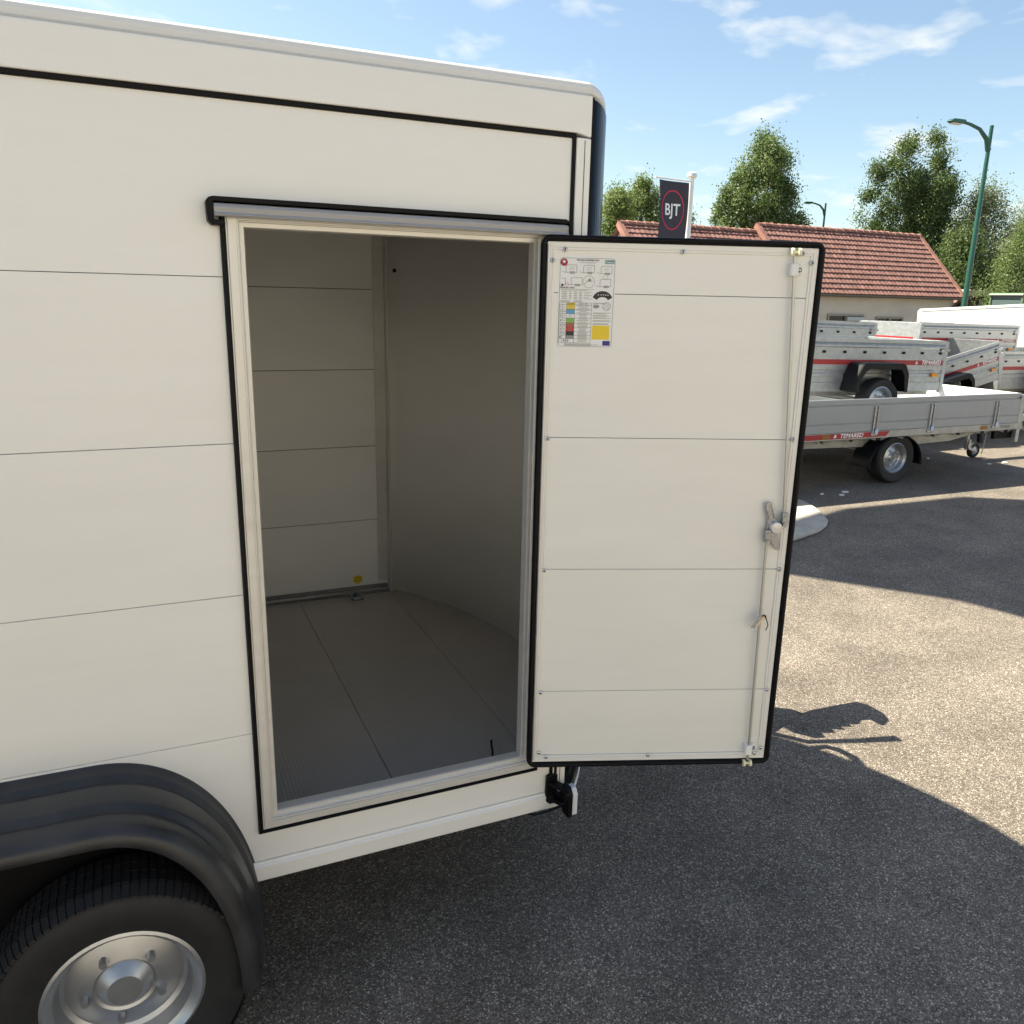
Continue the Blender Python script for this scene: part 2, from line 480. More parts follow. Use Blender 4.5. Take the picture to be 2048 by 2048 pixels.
strip(outc, 0.425, 2.432, 'front_shell', 'black_shell')
strip(inc, 0.449, 2.393, 'front_liner', 'panel_inner')
strip(front_curve(1.100, 0.392, 0.998)[4:-4], 0.362, 0.424, 'front_skirt', 'white_shell', 6, lambda z: 0.006 - 0.012 * ((0.424 - z) / 0.062) ** 2)

# corner post and top rail with black joint
b = MB(); b.box(1.055, 1.096, -0.010, 0.03, 0.452, 2.336); b.build('corner_post', 'panel', T, TO, bevel=0.003)
b = MB(); b.box(1.0765, 1.0785, -0.0108, -0.005, 0.47, 2.33); b.build('post_groove', 'panel_edge', T, TO)
b = MB(); b.prism([(XB, 2.346), (1.055, 2.346), (1.096, 2.338), (1.096, 2.436), (XB, 2.436)], -0.010, 0.03, 'y'); b.build('top_rail', 'panel', T, TO, bevel=0.003)
b = MB(); b.prism([(XB, 2.334), (1.0455, 2.334), (1.0455, 0.46), (1.0555, 0.46), (1.0555, 2.346), (XB, 2.346)], -0.006, 0.028, 'y'); b.build('wall_joint_seal', 'rubber', T, TO, bevel=0.002)
b = MB(); b.box(1.0962, 1.104, -0.004, 0.02, 0.44, 2.434); b.build('shell_seal', 'rubber', T, TO)
# bottom rail
b = MB(); b.prism([(-0.013, 0.398), (-0.013, 0.440), (-0.006, 0.446), (-0.006, 0.451), (0.04, 0.451), (0.04, 0.398)], XB, 1.09, 'x')
b.build('bottom_rail', 'door_frame_paint', T, TO, bevel=0.0015)
b = MB(); b.box(XB, 1.07, 1.96, 2.013, 0.398, 0.45); b.build('bottom_rail', 'door_frame_paint', T, TO)

# door frame in the wall: mitred aluminium section with steps
x0, x1, z0, z1 = 0.231, 0.948, 0.592, 2.075
def ring(prof, name, m, sides='LBRT', **k):
    # prof: (outward offset from opening, y)
    b = MB(); n = len(prof)
    cs = [(x0, z0, -1, -1), (x1, z0, 1, -1), (x1, z1, 1, 1), (x0, z1, -1, 1)]
    v = [(cx_ + sx_ * p[0], p[1], cz_ + sz_ * p[0]) for cx_, cz_, sx_, sz_ in cs for p in prof]
    ids = {'B': (0, 1), 'R': (1, 2), 'T': (2, 3), 'L': (3, 0)}
    if len(sides) == 1:
        i, j = ids[sides]
        b.add(v[i * n:i * n + n] + v[j * n:j * n + n], [(a, (a + 1) % n, n + (a + 1) % n, n + a) for a in range(n)])
    else:
        b.add(v, [(ids[s_][0] * n + a, ids[s_][0] * n + (a + 1) % n, ids[s_][1] * n + (a + 1) % n, ids[s_][1] * n + a) for s_ in sides for a in range(n)])
    return b.build(name, m, T, TO, **k)
fprof = [(0.0, 0.036), (0.0, 0.006), (0.002, 0.002), (0.011, 0.002), (0.013, -0.001), (0.0145, -0.001), (0.0155, -0.008),
         (0.0185, -0.008), (0.0195, -0.012), (0.037, -0.012), (0.0385, -0.009), (0.041, -0.009), (0.041, 0.036)]
for s_ in 'LBRT': ring(fprof, 'frame_section', 'alu', s_)
sprof = [(0.0012, 0.0075), (0.0012, 0.0018), (0.0045, 0.0018), (0.006, 0.0005), (0.0075, 0.0005), (0.0075, 0.0075)]
gprof = [(0.042, 0.002), (0.042, -0.011), (0.045, -0.014), (0.050, -0.013), (0.053, -0.008), (0.053, 0.002)]
ring(gprof, 'frame_seal', 'rubber', 'LBR')
# drip rail above the door with its black seal
rp = [(-0.012, 2.096), (-0.034, 2.094), (-0.037, 2.098), (-0.032, 2.103), (-0.034, 2.113), (-0.030, 2.121), (-0.012, 2.124)]
b = MB(); b.prism(rp, 0.166, 1.028, 'x'); b.build('drip_rail', 'rail_alu', T, TO, bevel=0.001)
sp = [(0.188, 2.076), (0.160, 2.076), (0.152, 2.084), (0.150, 2.124), (0.156, 2.132), (0.166, 2.135), (1.020, 2.135), (1.031, 2.131), (1.034, 2.112), (1.0285, 2.112), (1.0285, 2.1245), (0.1655, 2.1245), (0.1655, 2.087), (0.188, 2.087)]
b = MB(); b.prism(sp, -0.034, 0.0005, 'y')
b.build('rail_seal', 'rubber', T, TO, bevel=0.002)
# hinge knuckles on the right jamb
for zz in (0.70, 1.93):
    b = MB(); b.box(0.9585, 0.9675, -0.020, -0.0125, zz - 0.05, zz + 0.05)
    for k in (-0.035, 0.0, 0.035): b.cyl((0.963, -0.022, zz + k - 0.015), (0.963, -0.022, zz + k + 0.015), 0.0055, n=10)
    b.build('hinge', 'alu_bright', T, TO)

# interior: floor boards, base rail, corner angle, rivets, tie-down ring
def flr(poly): 
    b = MB(); b.prism(poly, 0.405, 0.450, 'z'); return b.build('floor_board', 'floor_board', T, TO, bevel=0.001)
b = MB(); b.prism([(XB + .002, 0.04), (1.09, 0.04)] + [(x_, y_) for x_, y_ in inc[1:-1]] + [(1.09, 1.96), (XB + .002, 1.96)], 0.398, 0.4045, 'z'); b.build('underfloor', 'rubber', T, TO)
flr([(XB + .001, 0.031), (-1.2, 0.031), (-1.2, 1.969), (XB + .001, 1.969)])
flr([(-1.198, 0.031), (-0.30, 0.031), (-0.30, 1.969), (-1.198, 1.969)])
flr([(-0.298, 0.031), (0.614, 0.031), (0.614, 1.969), (-0.298, 1.969)])
flr([(0.616, 0.031), (1.079, 0.031), (1.079, 1.969), (0.616, 1.969)])
flr([(1.081, 1.95), (1.081, 0.05)] + [(x - 0.001, y) for x, y in inc[1:-1]])
b = MB(); b.prism([(1.9695, 0.4505), (1.925, 0.4505), (1.925, 0.456), (1.938, 0.459), (1.942, 0.472), (1.952, 0.475), (1.958, 0.484), (1.9695, 0.484)], XB + .01, 1.074, 'x')
b.build('base_rail', 'chassis', T, TO)
b = MB(); b.box(1.03, 1.082, 1.960, 1.9695, 0.506, 2.39); b.box(1.082, 1.0875, 1.905, 1.9695, 0.4505, 2.39)
b.build('corner_angle', 'alu', T, TO, bevel=0.002)
b = MB(); b.lathe([(0.0, -0.003), (0.0035, -0.0025), (0.005, 0.0)], (0, 0, 0), (0, 1, 0), 10)
riv = b.build('rivet', 'alu_bright', T); riv.location = (1.045, 1.960 - 1.0, 0.64)
for zz in (0.86, 1.12, 1.40, 1.66, 1.90, 2.08, 2.24): share(riv, (1.045, 0.960, zz), T)
for zz in (0.72, 0.98, 1.27, 1.56, 1.89, 2.16): share(riv, (1.072, 0.960, zz), T)
b = MB(); b.cyl((1.106, 1.845, 2.055), (1.100, 1.842, 2.055), 0.009, n=14); b.build('bolt_hole', 'dark_hole', T, TO)
b = MB(); b.box(0.86, 0.92, 1.845, 1.905, 0.4505, 0.456)
b.tube([(0.89 + 0.027 * math.cos(t), 1.872 + 0.027 * math.sin(t), 0.466 + 0.006 * math.sin(t)) for t in np.linspace(0, 2 * math.pi, 24)[:-1]], 0.006, 8, True)
b.cyl((0.89, 1.90, 0.456), (0.89, 1.90, 0.478), 0.008); b.build('tie_down_ring', 'zinc', T, TO)
b = MB(); b.prism([(0.899, 0.507), (0.921, 0.492), (0.943, 0.507), (0.945, 0.536), (0.921, 0.541), (0.897, 0.536)], 1.9685, 1.9694, 'y')
b.cur = 1
b.text('MAX', 0.014, lambda u, v_: (0.921 + u, 1.9680, 0.528 + v_)); b.text('400 daN', 0.0105, lambda u, v_: (0.921 + u, 1.9680, 0.514 + v_))
b.build('load_sticker', ['p_yellow', 'ink'], T, TO)
b = MB(); b.tube([(0.886, 0.075, 0.55), (0.886, 0.075, 0.585), (0.881, 0.072, 0.605), (0.879, 0.07, 0.626)], 0.0035, 6)
b.build('cable_end', 'rubber', T, TO)

# mudguard, swept along a long arch
def arch(t, inset):
    # t 0..1 from the rear end over the top to the front end
    a, bz, cxr, cz = 0.378 - inset, 0.572 - inset, -0.20, 0.25
    xr = -1.42
    if t < 0.35:
        th = math.pi - (math.pi / 2) * (t / 0.35)
        return (xr + a * math.copysign(abs(math.cos(th)) ** 0.92, math.cos(th)), cz + bz * abs(math.sin(th)) ** 0.92)
    if t < 0.5:
        q = (t - 0.35) / 0.15
        return (xr + (cxr - xr) * q, cz + bz)
    th = (math.pi / 2) * (1 - (t - 0.5) / 0.5)
    return (cxr + a * abs(math.cos(th)) ** 0.92, cz + bz * abs(math.sin(th)) ** 0.92)
mprof = [(0.0, -0.004), (-0.002, 0.0), (-0.030, 0.003), (-0.040, 0.006), (-0.046, 0.017), (-0.060, 0.020), (-0.068, 0.012), (-0.078, 0.010),
         (-0.128, 0.017), (-0.140, 0.020), (-0.146, 0.030), (-0.158, 0.034), (-0.166, 0.029), (-0.196, 0.036), (-0.212, 0.043), (-0.221, 0.054),
         (-0.224, 0.072), (-0.219, 0.080), (-0.212, 0.078), (-0.208, 0.060), (-0.190, 0.050), (-0.09, 0.034), (-0.012, 0.026)]
ts = list(np.linspace(0, 0.35, 16)) + [0.4, 0.45] + list(np.linspace(0.5, 1.0, 40))
b = MB()
b.sweep(mprof, [(lambda p, t=t: (arch(t, p[1])[0], p[0], arch(t, p[1])[1])) for t in ts])
b.build('mudguard', 'mud_plastic', T, TO, sharp=60)
b = MB(); b.prism([arch(t, 0.03) for t in ts] + [(0.10, 0.25), (-1.7, 0.25)], -0.0195, -0.0138, 'y'); b.build('wheel_liner', 'rubber', T, TO)
# wheels under it: tread with ribs and sipes
def wheel(c, r, w, parent, o, ribs=True, axis=(0, 1, 0), rim='steel_rim', rr=0.60, nb=5):
    # c = centre; outer face towards -axis
    b = MB(); h = w / 2
    R_ = r * rr
    b.lathe([(R_, -h * .80), (R_ + .35 * (r - R_), -h * .97), (R_ + .75 * (r - R_), -h), (r * .965, -h * .86), (r * .985, -h * .72), (r, -h * .5), (r, h * .5), (r * .985, h * .72), (r * .965, h * .86),
             (R_ + .6 * (r - R_), h), (R_, h * .8), (R_, -h * .80)], c, axis, 64)
    ax = Vector(axis); a = ax.orthogonal().normalized(); q = ax.cross(a); cc = Vector(c)
    if ribs:
        nsp = 96
        for k in range(nsp):
            t0_, t1_ = 2 * math.pi * k / nsp, 2 * math.pi * (k + .80) / nsp
            for lo, hi, r0_, r1_ in ((-.98, -.62, r * .962, r * 1.006), (-.56, -.22, r * 1.009, r * 1.012), (-.16, .16, r * 1.012, r * 1.012), (.22, .56, r * 1.012, r * 1.009)):
                v = []
                for (rad_lo, rad_hi) in ((r * .94, r * .94), (r0_, r1_)):
                    for t_ in (t0_, t1_):
                        d_ = a * math.cos(t_) + q * math.sin(t_)
                        v.append(cc + ax * (lo * h) + d_ * rad_lo); v.append(cc + ax * (hi * h) + d_ * rad_hi)
                b.add(v, [(4, 5, 7, 6), (0, 1, 5, 4), (2, 6, 7, 3), (0, 4, 6, 2), (1, 3, 7, 5)])
    wo = b.build('wheel', 'tyre', parent, o)
    b = MB()
    b.lathe([(R_ * 1.02, -h * .80), (R_ * .97, -h * .84), (R_ * .92, -h * .70), (R_ * .86, -h * .62), (R_ * .80, -h * .2), (R_ * .74, -h * .12), (R_ * .62, -h * .22), (R_ * .40, -h * .34), (R_ * .36, -h * .30), (R_ * .30, -h * .42), (R_ * .22, -h * .55), (0.0001, -h * .56)], c, axis, 40)
    for k in range(nb):
        t = 2 * math.pi * k / nb; d = a * math.cos(t) + q * math.sin(t)
        p = cc + d * (R_ * .50)
        b.cyl(p - ax * (h * .50), p - ax * (h * .2), R_ * .055, n=6)
    b.build('rim', rim, wo)  if o == (0, 0, 0) else b.build('rim', rim, wo, o)
    return wo
for xc in (-0.165, -1.0):
    wheel((xc, -0.105, 0.30), 0.298, 0.185, T, TO)
b = MB()
for xc in (-0.165, -1.0): b.cyl((xc, -0.02, 0.32), (xc, 2.0, 0.32), 0.03)
b.build('axle', 'chassis', T, TO)
b = MB(); b.box(XB + .1, 1.25, 0.30, 0.36, 0.29, 0.40); b.box(XB + .1, 1.25, 1.64, 1.70, 0.29, 0.40)
for xx in (-2.5, -1.6, -0.6, 0.3, 1.0): b.box(xx, xx + .06, 0.37, 1.63, 0.34, 0.397)
b.build('chassis', 'galv_dull', T, TO)
for yy in (1.0,):
    for xc in (-0.165, -1.0): wheel((xc, 2.105, 0.30), 0.298, 0.185, T, TO, ribs=False, axis=(0, -1, 0))

# side marker light on a rubber arm
b = MB()
b.prism([(1.030, 0.425), (1.045, 0.412), (1.070, 0.412), (1.070, 0.512), (1.050, 0.518), (1.033, 0.510)], -0.014, -0.0005, 'y')
arm = [(1.034, -0.012), (1.066, -0.012), (1.082, -0.045), (1.082, -0.072), (1.070, -0.074), (1.050, -0.046)]
b.prism(arm, 0.430, 0.441, 'z')
b.prism(arm, 0.482, 0.493, 'z')
b.prism([(1.058, -0.012), (1.066, -0.012), (1.082, -0.045), (1.082, -0.070), (1.074, -0.068)], 0.441, 0.458, 'z')
b.prism([(-0.086, 0.402), (-0.050, 0.402), (-0.030, 0.422), (-0.028, 0.478), (-0.046, 0.500), (-0.074, 0.500), (-0.088, 0.482)], 1.070, 1.086, 'x')
b.build('marker_arm', 'rubber', T, TO, bevel=0.003)
b = MB(); b.prism([(-0.084, 0.407), (-0.052, 0.407), (-0.033, 0.425), (-0.031, 0.474), (-0.048, 0.495), (-0.072, 0.495), (-0.085, 0.479)], 1.0862, 1.104, 'x')
b.build('marker_lens', 'lens_white', T, TO, bevel=0.003)
b = MB(); b.cyl((1.047, -0.020, 0.440), (1.047, -0.0145, 0.440), 0.006, n=10); b.build('marker_screw', 'zinc', T, TO)
b = MB(); b.tube([(1.070, -0.078, 0.455), (1.058, -0.066, 0.438), (1.040, -0.044, 0.415), (1.018, -0.025, 0.399), (0.99, -0.018, 0.393), (0.96, 0.02, 0.385)], 0.004, 6)
b.build('marker_cable', 'rubber', T, TO)
b = MB(); b.tube([(1.062, -0.008, 0.512), (1.062, -0.008, 0.60)], 0.006, 6); b.build('marker_cable', 'rubber', T, TO)

# tow bar with coupling, hand brake and jockey wheel (behind the door, seen by their shadows)
b = MB()
for y_ in (0.45, 1.55):
    v = []
    p0, p1 = Vector((1.0, y_, 0.36)), Vector((2.45, 1.0 + (y_ - 1) * .06, 0.42))
    for p in (p0, p1):
        for dy, dz in ((-.03, -.05), (.03, -.05), (.03, .05), (-.03, .05)): v.append((p.x, p.y + dy, p.z + dz))
    b.add(v, [(0, 1, 5, 4), (1, 2, 6, 5), (2, 3, 7, 6), (3, 0, 4, 7), (0, 3, 2, 1), (4, 5, 6, 7)])
b.build('tow_bar', 'galv_dull', T, TO)
b = MB(); b.prism([(2.36, 0.36), (2.526, 0.343), (2.542, 0.461), (2.514, 0.546), (2.585, 0.534), (2.665, 0.541), (2.751, 0.549), (2.845, 0.566), (2.83, 0.648), (2.782, 0.736), (2.714, 0.82), (2.671, 0.861), (2.589, 0.899), (2.605, 0.849), (2.644, 0.827), (2.662, 0.779), (2.62, 0.75),
                  (2.545, 0.800), (2.520, 0.752), (2.495, 0.812), (2.465, 0.765), (2.43, 0.825), (2.405, 0.775), (2.36, 0.835), (2.325, 0.79), (2.27, 0.86), (2.23, 0.84), (2.25, 0.70), (2.32, 0.55)], 0.97, 1.03, 'y')
b.build('coupling', 'chassis', T, TO, bevel=0.006)
b = MB(); b.tube([(2.20, 0.985, 0.46), (2.15, 0.985, 0.88), (2.298, 0.985, 1.03), (2.43, 0.985, 1.13)], [0.018, 0.018, 0.02, 0.026], 8)
b.build('hand_brake', 'rubber', T, TO)
b = MB(); b.cyl((2.03, 1.02, 0.30), (2.03, 1.02, 0.95), 0.03)
b.tube([(2.03, 1.02, 0.95), (2.003, 1.0, 1.025), (2.076, 1.0, 1.003), (2.116, 1.0, 1.029), (2.105, 1.0, 1.106), (2.05, 1.0, 1.225), (1.98, 1.0, 1.33), (1.93, 1.0, 1.36)], 0.019, 8)
b.build('jockey_post', 'zinc', T, TO)
wj = MB(); wj.lathe([(0.04, -.03), (0.10, -.03), (0.11, 0), (0.10, .03), (0.04, .03), (0.04, -.03)], (2.03, 1.02, 0.11), (0, 1, 0), 24)
wj.cyl((2.03, 0.98, 0.11), (2.03, 1.06, 0.11), 0.02); wj.cyl((2.03, 1.02, 0.12), (2.03, 1.02, 0.30), 0.018)
wj.build('jockey_wheel', 'tyre', T, TO)

# ------------------------------------------------------------------ the open door (part of the trailer)
A = R(20.07)
DH = Vector((0.956, -0.03, 0.578)); DW, DHH = 0.738, 1.514
core = MB(); core.box(0.012, DW - 0.012, 0.012, 0.030, 0.012, DHH - 0.012)
D = core.build('door', 'panel_edge', T)
D.location = (DH.x, DH.y - 1.0, DH.z); D.rotation_euler = (0, 0, -A)
tag(D, 'open cream side door with its inner face showing')
dz = [0.034, 0.242, 0.620, 0.996, 1.375, 1.482]
for i in range(5):
    b = MB(); b.box(0.031, 0.707, 0.003, 0.012, dz[i] + (gap if i else 0), dz[i + 1] - (gap if i < 4 else 0))
    b.build('door_panel', 'door_frame_paint', D, bevel=0.0008)
b = MB(); b.box(0.012, DW - 0.012, 0.0302, 0.036, 0.012, DHH - 0.012); b.build('outer_skin', 'panel', D)
def dring(prof, name, m, sides, **k):
    b = MB(); n = len(prof)
    cs = [(0, 0, 1, 1), (DW, 0, -1, 1), (DW, DHH, -1, -1), (0, DHH, 1, -1)]
    v = [(a_ + s_ * p[0], p[1], c_ + t_ * p[0]) for a_, c_, s_, t_ in cs for p in prof]
    ids = {'B': (0, 1), 'R': (1, 2), 'T': (2, 3), 'L': (3, 0)}
    i, j = ids[sides]
    b.add(v[i * n:i * n + n] + v[j * n:j * n + n], [(a, (a + 1) % n, n + (a + 1) % n, n + a) for a in range(n)])
    return b.build(name, m, D, **k)
dp = [(0.0125, 0.036), (0.0125, 0.0), (0.0135, -0.0015), (0.0255, -0.0015), (0.0262, 0.0008), (0.0272, 0.0008), (0.0278, -0.0008), (0.0322, -0.0008), (0.033, 0.0025), (0.033, 0.012), (0.02, 0.036)]
for s_ in 'LBRT': dring(dp, 'door_frame', 'door_frame_paint', s_)
# hinge-side bead
b = MB(); b.cyl((0.0165, -0.0035, 0.02), (0.0165, -0.0035, DHH - 0.02), 0.0035, n=10); b.build('hinge_bead', 'alu', D)
# rubber seal with rounded corners
def rr_path(w, h, r, n=8):
    pts = []
    for cx_, cz_, a0 in ((w - r, h - r, 0), (r, h - r, 90), (r, r, 180), (w - r, r, 270)):
        for k in range(n + 1):
            t = R(a0 + 90 * k / n); pts.append((cx_ + r * math.cos(t), cz_ + r * math.sin(t), math.cos(t), math.sin(t)))
    return pts
b = MB()
gp = [(0.0, 0.036), (0.003, 0.02), (0.004, 0.0), (0.002, -0.008), (-0.003, -0.011), (-0.008, -0.009), (-0.0105, -0.003), (-0.012, 0.006), (-0.012, 0.036)]
b.sweep(gp, [(lambda p, q=q: (q[0] + q[2] * p[0], p[1], q[1] + q[3] * p[0])) for q in rr_path(DW, DHH, 0.022)], True, True)
b.build('door_seal', 'rubber', D, sharp=60)
# rivets of the inner face
b = MB(); b.lathe([(0.0064, 0.0), (0.0062, -0.0015), (0.0045, -0.0032), (0.0022, -0.0040)], (0, 0, 0), (0, 1, 0), 16)
b.cur = 1; b.lathe([(0.0022, -0.0040), (0.0018, -0.0024), (0.0001, -0.0024)], (0, 0, 0), (0, 1, 0), 12)
dr = b.build('door_rivet', ['alu_bright', 'dark_hole'], D)
spots = [(0.058, 1.483), (0.364, 1.484), (0.682, 1.487), (0.027, 1.455), (0.709, 1.464), (0.029, 0.994), (0.709, 0.998), (0.031, 0.619), (0.711, 0.621), (0.032, 0.241),
         (0.712, 0.242), (0.033, 0.044), (0.055, 0.029), (0.365, 0.029), (0.694, 0.030), (0.712, 0.048), (0.716, 0.764)]
for i, (x_, z_) in enumerate(spots):
    o_ = dr if i == 0 else share(dr, (0, 0, 0), D)
    o_.location = (x_, -0.0015, z_); o_.rotation_euler = (0, random.uniform(0, 6), 0)
# lock rods with guides and rollers
b = MB(); b.cyl((0.702, -0.013, 0.785), (0.657, -0.013, 1.478), 0.0042, n=12); b.build('lock_rod', 'rod_steel', D)
b = MB(); b.cyl((0.660, -0.013, 0.722), (0.6715, -0.013, 0.015), 0.0042, n=12); b.build('lock_rod', 'rod_steel', D)
for (x_, z_, e_) in ((0.6585, 1.446, 1.490), (0.6700, 0.050, 0.004)):
    b = MB(); b.box(x_ - 0.010, x_ + 0.010, -0.021, 0.0028, z_ - 0.016, z_ + 0.016); b.box(x_ + 0.010, x_ + 0.026, -0.004, 0.0028, z_ - 0.014, z_ + 0.014)
    b.build('rod_guide', 'white_plastic', D, bevel=0.002)
    b = MB(); b.lathe([(0.0065, -0.004), (0.0062, -0.007), (0.003, -0.010), (0.0001, -0.010)], (x_ + 0.018, 0, z_), (0, 1, 0), 14); b.build('guide_screw', 'zinc', D)
    b = MB()
    for dx in (-0.0095, 0.0095): b.cyl((x_ + dx - 0.0035, -0.013, e_), (x_ + dx + 0.0035, -0.013, e_), 0.0105, n=18)
    b.cyl((x_ - 0.012, -0.013, e_), (x_ + 0.012, -0.013, e_), 0.004)
    b.build('roller', 'cream_plastic', D, bevel=0.001)
# inside handle with hub and joints
b = MB()
hd = Vector((0.692 - 0.655, 0, 0.685 - 0.818)).normalized(); hn = Vector((-hd.z, 0, hd.x))
def hp(s_, w_): 
    p = Vector((0.655, 0, 0.818)) + hd * s_ + hn * w_; return (p.x, p.z)
b.prism([hp(0.0, -0.009), hp(-0.004, 0.0), hp(0.0, 0.010), hp(0.05, 0.012), hp(0.075, 0.018), hp(0.10, 0.012), hp(0.13, 0.011), hp(0.142, 0.006), hp(0.142, -0.002), hp(0.12, -0.010), hp(0.075, -0.018), hp(0.045, -0.010)], -0.012, -0.006, 'y')
for w_ in (-0.006, 0.008): b.tube([(*hp(0.004, w_)[:1], -0.013, hp(0.004, w_)[1]), (hp(0.048, w_)[0], -0.013, hp(0.048, w_)[1])], 0.0014, 6)
b.build('handle', 'zinc', D, bevel=0.0015)
b = MB(); b.lathe([(0.018, -0.004), (0.018, -0.022), (0.0155, -0.026), (0.0001, -0.027)], (0.681, 0, 0.750), (0, 1, 0), 28); b.build('handle_hub', 'alu_bright', D)
for (x_, z_) in ((0.7045, 0.778), (0.660, 0.728)):
    b = MB(); b.box(x_ - 0.008, x_ + 0.008, -0.022, -0.006, z_ - 0.015, z_ + 0.015); b.cyl((x_, -0.026, z_ - 0.019), (x_, -0.004, z_ - 0.019), 0.007, n=12); b.cyl((x_, -0.0245, z_ + .004), (x_, -0.022, z_ + .004), 0.004, n=6)
    b.build('rod_joint', 'zinc', D, bevel=0.0015)

# printed information sticker on the door
SX, SZ, SW, SH = 0.0445, 1.4655, 0.148, 0.2295
st = MB(); SM = ['paper', 'ink', 'ink_grey', 'p_crimson', 'p_teal', 'p_yellow', 'p_blue', 'p_green', 'p_brown', 'p_red', 'p_grey', 'p_navy', 'print_white']
def S(u, w_, y): return (SX + u * SW, y, SZ - w_ * SH)
def srect(u0, w0, u1, w1, mi, y=0.0018):
    st.cur = mi; st.quad(S(u0, w0, y), S(u0, w1, y), S(u1, w1, y), S(u1, w0, y))
def sline(pts, th, mi, y=0.0015, closed=False):
    st.cur = mi; n = len(pts)
    for i in range(n if closed else n - 1):
        a_ = S(*pts[i], y); c_ = S(*pts[(i + 1) % n], y)
        d_ = Vector((c_[0] - a_[0], 0, c_[2] - a_[2]))
        if d_.length < 1e-7: continue
        d_.normalize(); nn = Vector((-d_.z, 0, d_.x)) * th / 2
        st.quad((a_[0] + nn.x, y, a_[2] + nn.z), (c_[0] + nn.x, y, c_[2] + nn.z), (c_[0] - nn.x, y, c_[2] - nn.z), (a_[0] - nn.x, y, a_[2] - nn.z))
def scirc(u, w_, r, mi, y=0.0015, fill=True, th=0.0007):
    pts = [(u + r * math.cos(t) / SW, w_ + r * math.sin(t) / SH) for t in np.linspace(0, 2 * math.pi, 21)[:-1]]
    if fill: st.cur = mi; st.add([S(*p, y) for p in pts], [list(range(20))])
    else: sline(pts, th, mi, y, True)
def stext(t, u, w_, size, mi=1, y=0.0012, shear=0.0, center=True, offset=0.0):
    st.cur = mi; p = S(u, w_, y); st.text(t, size, lambda a_, c_: (p[0] + a_, y, p[2] + c_), shear, offset, center)
st.cur = 0
pp = [(q[0], q[1]) for q in rr_path(SW, SH, 0.006, 4)]
st.prism([(SX + a_, SZ - SH + c_) for a_, c_ in pp], 0.0022, 0.0029, 'y')
bd = [(0.02 + 0.96 * q[0] / SW, 1 - (0.015 + 0.97 * q[1] / SH)) for q in rr_path(SW, SH, 0.006, 4)]
sline(bd, 0.0007, 1, closed=True)
scirc(0.085, 0.062, 0.0095, 3); scirc(0.085, 0.055, 0.0035, 12, 0.0013)
stext('PRE-RIDE INFORMATION', 0.50, 0.036, 0.0052, offset=0.0001); stext('CHECKS PROPER SERVICE', 0.50, 0.062, 0.0038, 2, shear=0.2)
srect(0.80, 0.030, 0.97, 0.070, 4); stext('Debon', 0.885, 0.052, 0.0085, 12, offset=0.0001)
def trl(u, w_, s_=1.0, flip=False):
    sline([(u - .09, w_ + .035), (u - .09, w_ - .030), (u - .07, w_ - .045), (u + .10, w_ - .045), (u + .10, w_ + .035), (u - .12, w_ + .035), (u - .155, w_ + .022)], 0.0007, 1)
    for du in (0.0, 0.045): scirc(u + du, w_ + .037, 0.0030, 1, 0.0014); scirc(u + du, w_ + .037, 0.0016, 12, 0.0012)
for u_, w_ in ((0.21, 0.135), (0.52, 0.135), (0.83, 0.140)):
    trl(u_, w_)
    for k in range(3): sline([(u_ - .03, w_ - .022 + k * .014), (u_ + .05, w_ - .022 + k * .014)], 0.0006, 2)
trl(0.31, 0.268); trl(0.82, 0.282)
sline([(0.05, 0.235), (0.12, 0.235), (0.12, 0.305), (0.05, 0.305)], 0.0007, 1); scirc(0.065, 0.308, 0.003, 1)
scirc(0.145, 0.298, 0.0036, 9, fill=False); scirc(0.53, 0.268, 0.0150, 3, fill=False); scirc(0.545, 0.250, 0.004, 2); sline([(0.45, 0.30), (0.50, 0.26), (0.60, 0.262)], 0.0008, 1)
scirc(0.82, 0.214, 0.006, 2, fill=False)
stext('PRESSURE TABLE', 0.155, 0.335, 0.0052, offset=0.0001)
for k in range(2): sline([(0.04, 0.352 + k * .011), (0.62 - .1 * k, 0.352 + k * .011)], 0.0009, 2)
for k in range(5):
    w_ = 0.382 + k * 0.0185
    for a_, c_ in ((.06, .155), (.19, .235), (.275, .335), (.365, .42)): sline([(a_, w_), (c_, w_)], 0.0016, 2)
    sline([(0.45, w_), (0.60 - .05 * (k % 2), w_)], 0.0010, 2)
for k in range(2): sline([(0.04, 0.478 + k * .010), (0.21, 0.478 + k * .010)], 0.0010, 2); sline([(0.27, 0.478 + k * .010), (0.43, 0.478 + k * .010)], 0.0010, 2)
pts = [(0.785 + 0.182 * math.cos(t), 0.47 - 0.105 * math.sin(t)) for t in np.linspace(R(18), R(162), 15)] + [(0.785 + 0.11 * math.cos(t), 0.487 - 0.055 * math.sin(t)) for t in np.linspace(R(155), R(25), 12)]
st.cur = 1; st.add([S(*p, 0.0015) for p in pts], [list(range(len(pts)))])
for u_ in (0.70, 0.75, 0.79, 0.83, 0.87): sline([(u_, 0.408), (u_ + .02, 0.408)], 0.0018, 12, 0.0012)
